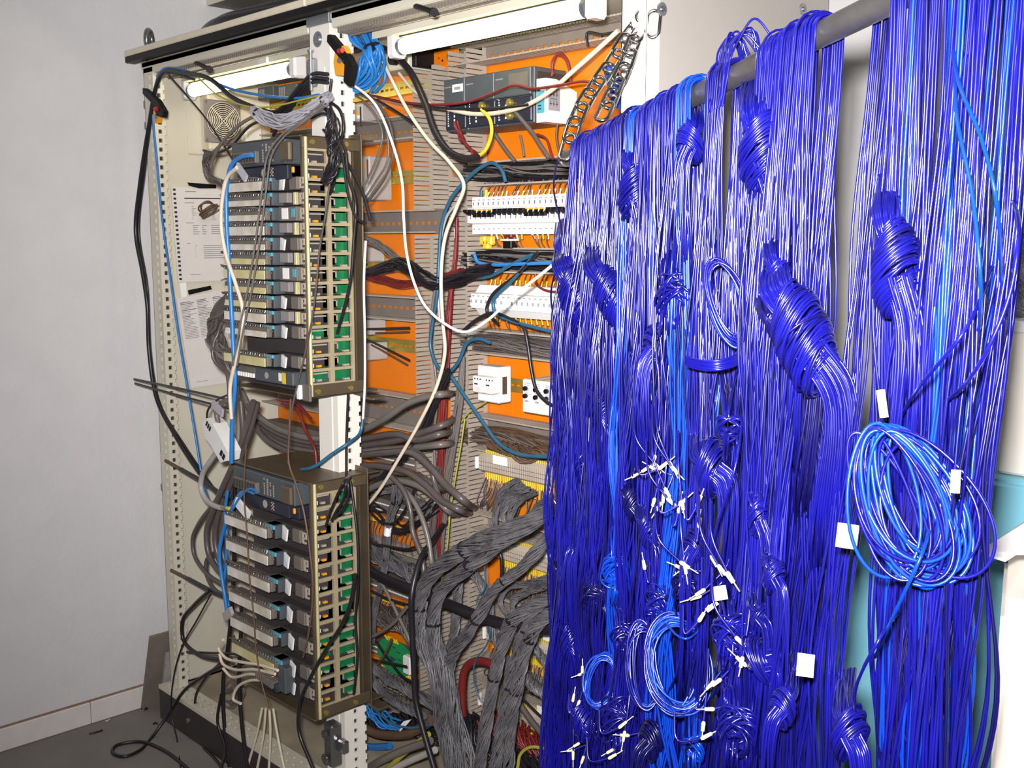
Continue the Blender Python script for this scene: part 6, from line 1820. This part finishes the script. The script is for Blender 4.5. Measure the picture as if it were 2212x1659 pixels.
C('thin screw-ended cable hanging under the controller', [(1124, 292), (1128, 312), (1132, 338)], .0032, 'cgrey', .36)
for i, (pts, lab) in enumerate((([(1196, 160), (1192, 136), (1204, 118), (1220, 126), (1230, 150)], 'dark red wire looping above the white relay box, outer'), ([(1192, 164), (1196, 132), (1208, 114), (1226, 130), (1234, 176)], 'dark red wire looping above the white relay box, inner'), ([(1270, 100), (1268, 72), (1300, 74), (1326, 70)], 'thin black wire hanging by the upper duct'), ([(1204, 268), (1202, 296), (1208, 330)], 'brown wire below the white relay box'), ([(1160, 290), (1180, 300), (1190, 330), (1196, 344)], 'dark red wire under the controller end'))):
    C(lab, pts, .0028, 'cred' if 'red' in lab else ('cblack' if 'black' in lab else 'cbrown'), .30)
for i, (pts, lab) in enumerate((([(610, 870), (640, 880), (660, 930), (680, 970), (684, 1004)], 'dark red wire dropping behind the white post between the racks'), ([(600, 864), (640, 872), (672, 905)], 'red wire behind the white post, short one'))):
    C(lab, pts, .0040, 'cred', .02)
# ---------------------------------------------------------------- spring clamps
def clamp(pts_o, pts_b, yy, label):
    t = thing('spring_clamp', label, 'clamp', pY(*pts_o[-1], yy))
    part('orange_jaw', MB().prism([pY(u, v, yy) for u, v in pts_o], Y_ * .012), 'orangep', t)
    for q in pts_b:
        part('black_handle', MB().prism([pY(u, v, yy - .004) for u, v in q], Y_ * .016), 'black', t)
    c = np.mean([pY(u, v, yy - .005) for u, v in pts_o], 0)
    part('rivet', MB().disc(c, -Y_, .006, .004, 12), 'zinc', t)
    part('red_spring', MB().cyl(c + Z_ * .020 - Y_ * .002, c + Z_ * .020 + X_ * .014 - Y_ * .002, .006, 10), 'red', t)
    return t
clamp([(724, 108), (742, 98), (750, 118), (746, 164), (724, 162), (720, 135)], [[(707, 76), (712, 74), (752, 122), (760, 140), (752, 186), (742, 176), (744, 140), (706, 90)]], -.04, 'orange spring clamp with black handles on the middle post')
clamp([(331, 240), (338, 236), (343, 252), (340, 266), (332, 264)], [[(308, 190), (314, 194), (338, 216), (352, 240), (350, 254), (338, 250), (330, 226), (308, 202)]], -.05, 'orange spring clamp with black handles on the left post')
# ---------------------------------------------------------------- roof clutter, tray, boards, scraps
C('thick black cable lying curved on the cabinet roof', [(430, 80, 2.06, 'Z'), (470, 48, 2.06, 'Z'), (540, 32, 2.06, 'Z'), (640, 10, 2.06, 'Z'), (760, -40, 2.06, 'Z')], .012, 'cblack')
C('second thick black cable on the cabinet roof behind the first', [(440, 72, 2.075, 'Z'), (490, 38, 2.075, 'Z'), (560, 20, 2.075, 'Z'), (680, -10, 2.075, 'Z')], .012, 'cblack')
c = pX(447, 4, -.128)
t = thing('cable_tray', 'grey wall-mounted cable tray above the roof at the top edge', 'tray', c)
part('tray_floor', MB().cbox(-.128, 1.2, c[1], c[1] + .14, c[2] - .012, c[2] - .008, .001), 'module', t)
part('tray_side', MB().cbox(-.128, 1.2, c[1] - .002, c[1] + .002, c[2] - .012, c[2] + .03, .001).cbox(-.128, 1.2, c[1] + .138, c[1] + .142, c[2] - .012, c[2] + .03, .001), 'cream', t)
for i, (x0, x1, z1, y0, y1, lab) in enumerate(((-.118, -.030, .27, -.05, .42, 'grey board leaning between wall and cabinet, outer one'), (-.085, -.032, .20, .0, .45, 'grey board leaning against the cabinet side, inner one'))):
    n = np.array([z1, 0, -(x1 - x0)])
    n /= np.linalg.norm(n)
    pr = [np.array([x0, y0, .001]), np.array([x1, y0, z1]), np.array([x1, y0, z1]) + n * .009, np.array([x0, y0, .001]) + n * .009]
    for q in pr: q[2] = max(q[2], .0005)
    solo('leaning_board', MB().prism(pr, Y_ * (y1 - y0)), ['board', 'clight'][i], lab, 'board')
for i, (pts, m_, lab) in enumerate((([(192, 1585), (206, 1582), (222, 1577)], 'cblack', 'short black wire offcut on the floor, farthest left'), ([(305, 1531), (312, 1528), (318, 1531), (312, 1533)], 'cblack', 'tiny black offcut ring beside the leaning board'), ([(331, 1564), (336, 1561), (340, 1564)], 'cblack', 'tiny black offcut near the plinth corner'), ([(228, 1558), (232, 1557), (236, 1554)], 'cwhite', 'tiny white scrap on the floor by the skirting'), ([(408, 1595), (414, 1592), (420, 1594)], 'cteal', 'tiny green scrap on the floor along the plinth'))):
    C(lab, [(u, v, .003, 'Z') for u, v in pts], .0026, m_, name='wire_offcut', cat='scrap')
for (u, v) in ((335, 1052), (303, 225), (312, 270)):
    p = pY(u, v, .0)
    part('door_hinge', MB().cbox(-.034, -.004, .01, .026, p[2] - .012, p[2] + .012, .003), 'steel', cab)
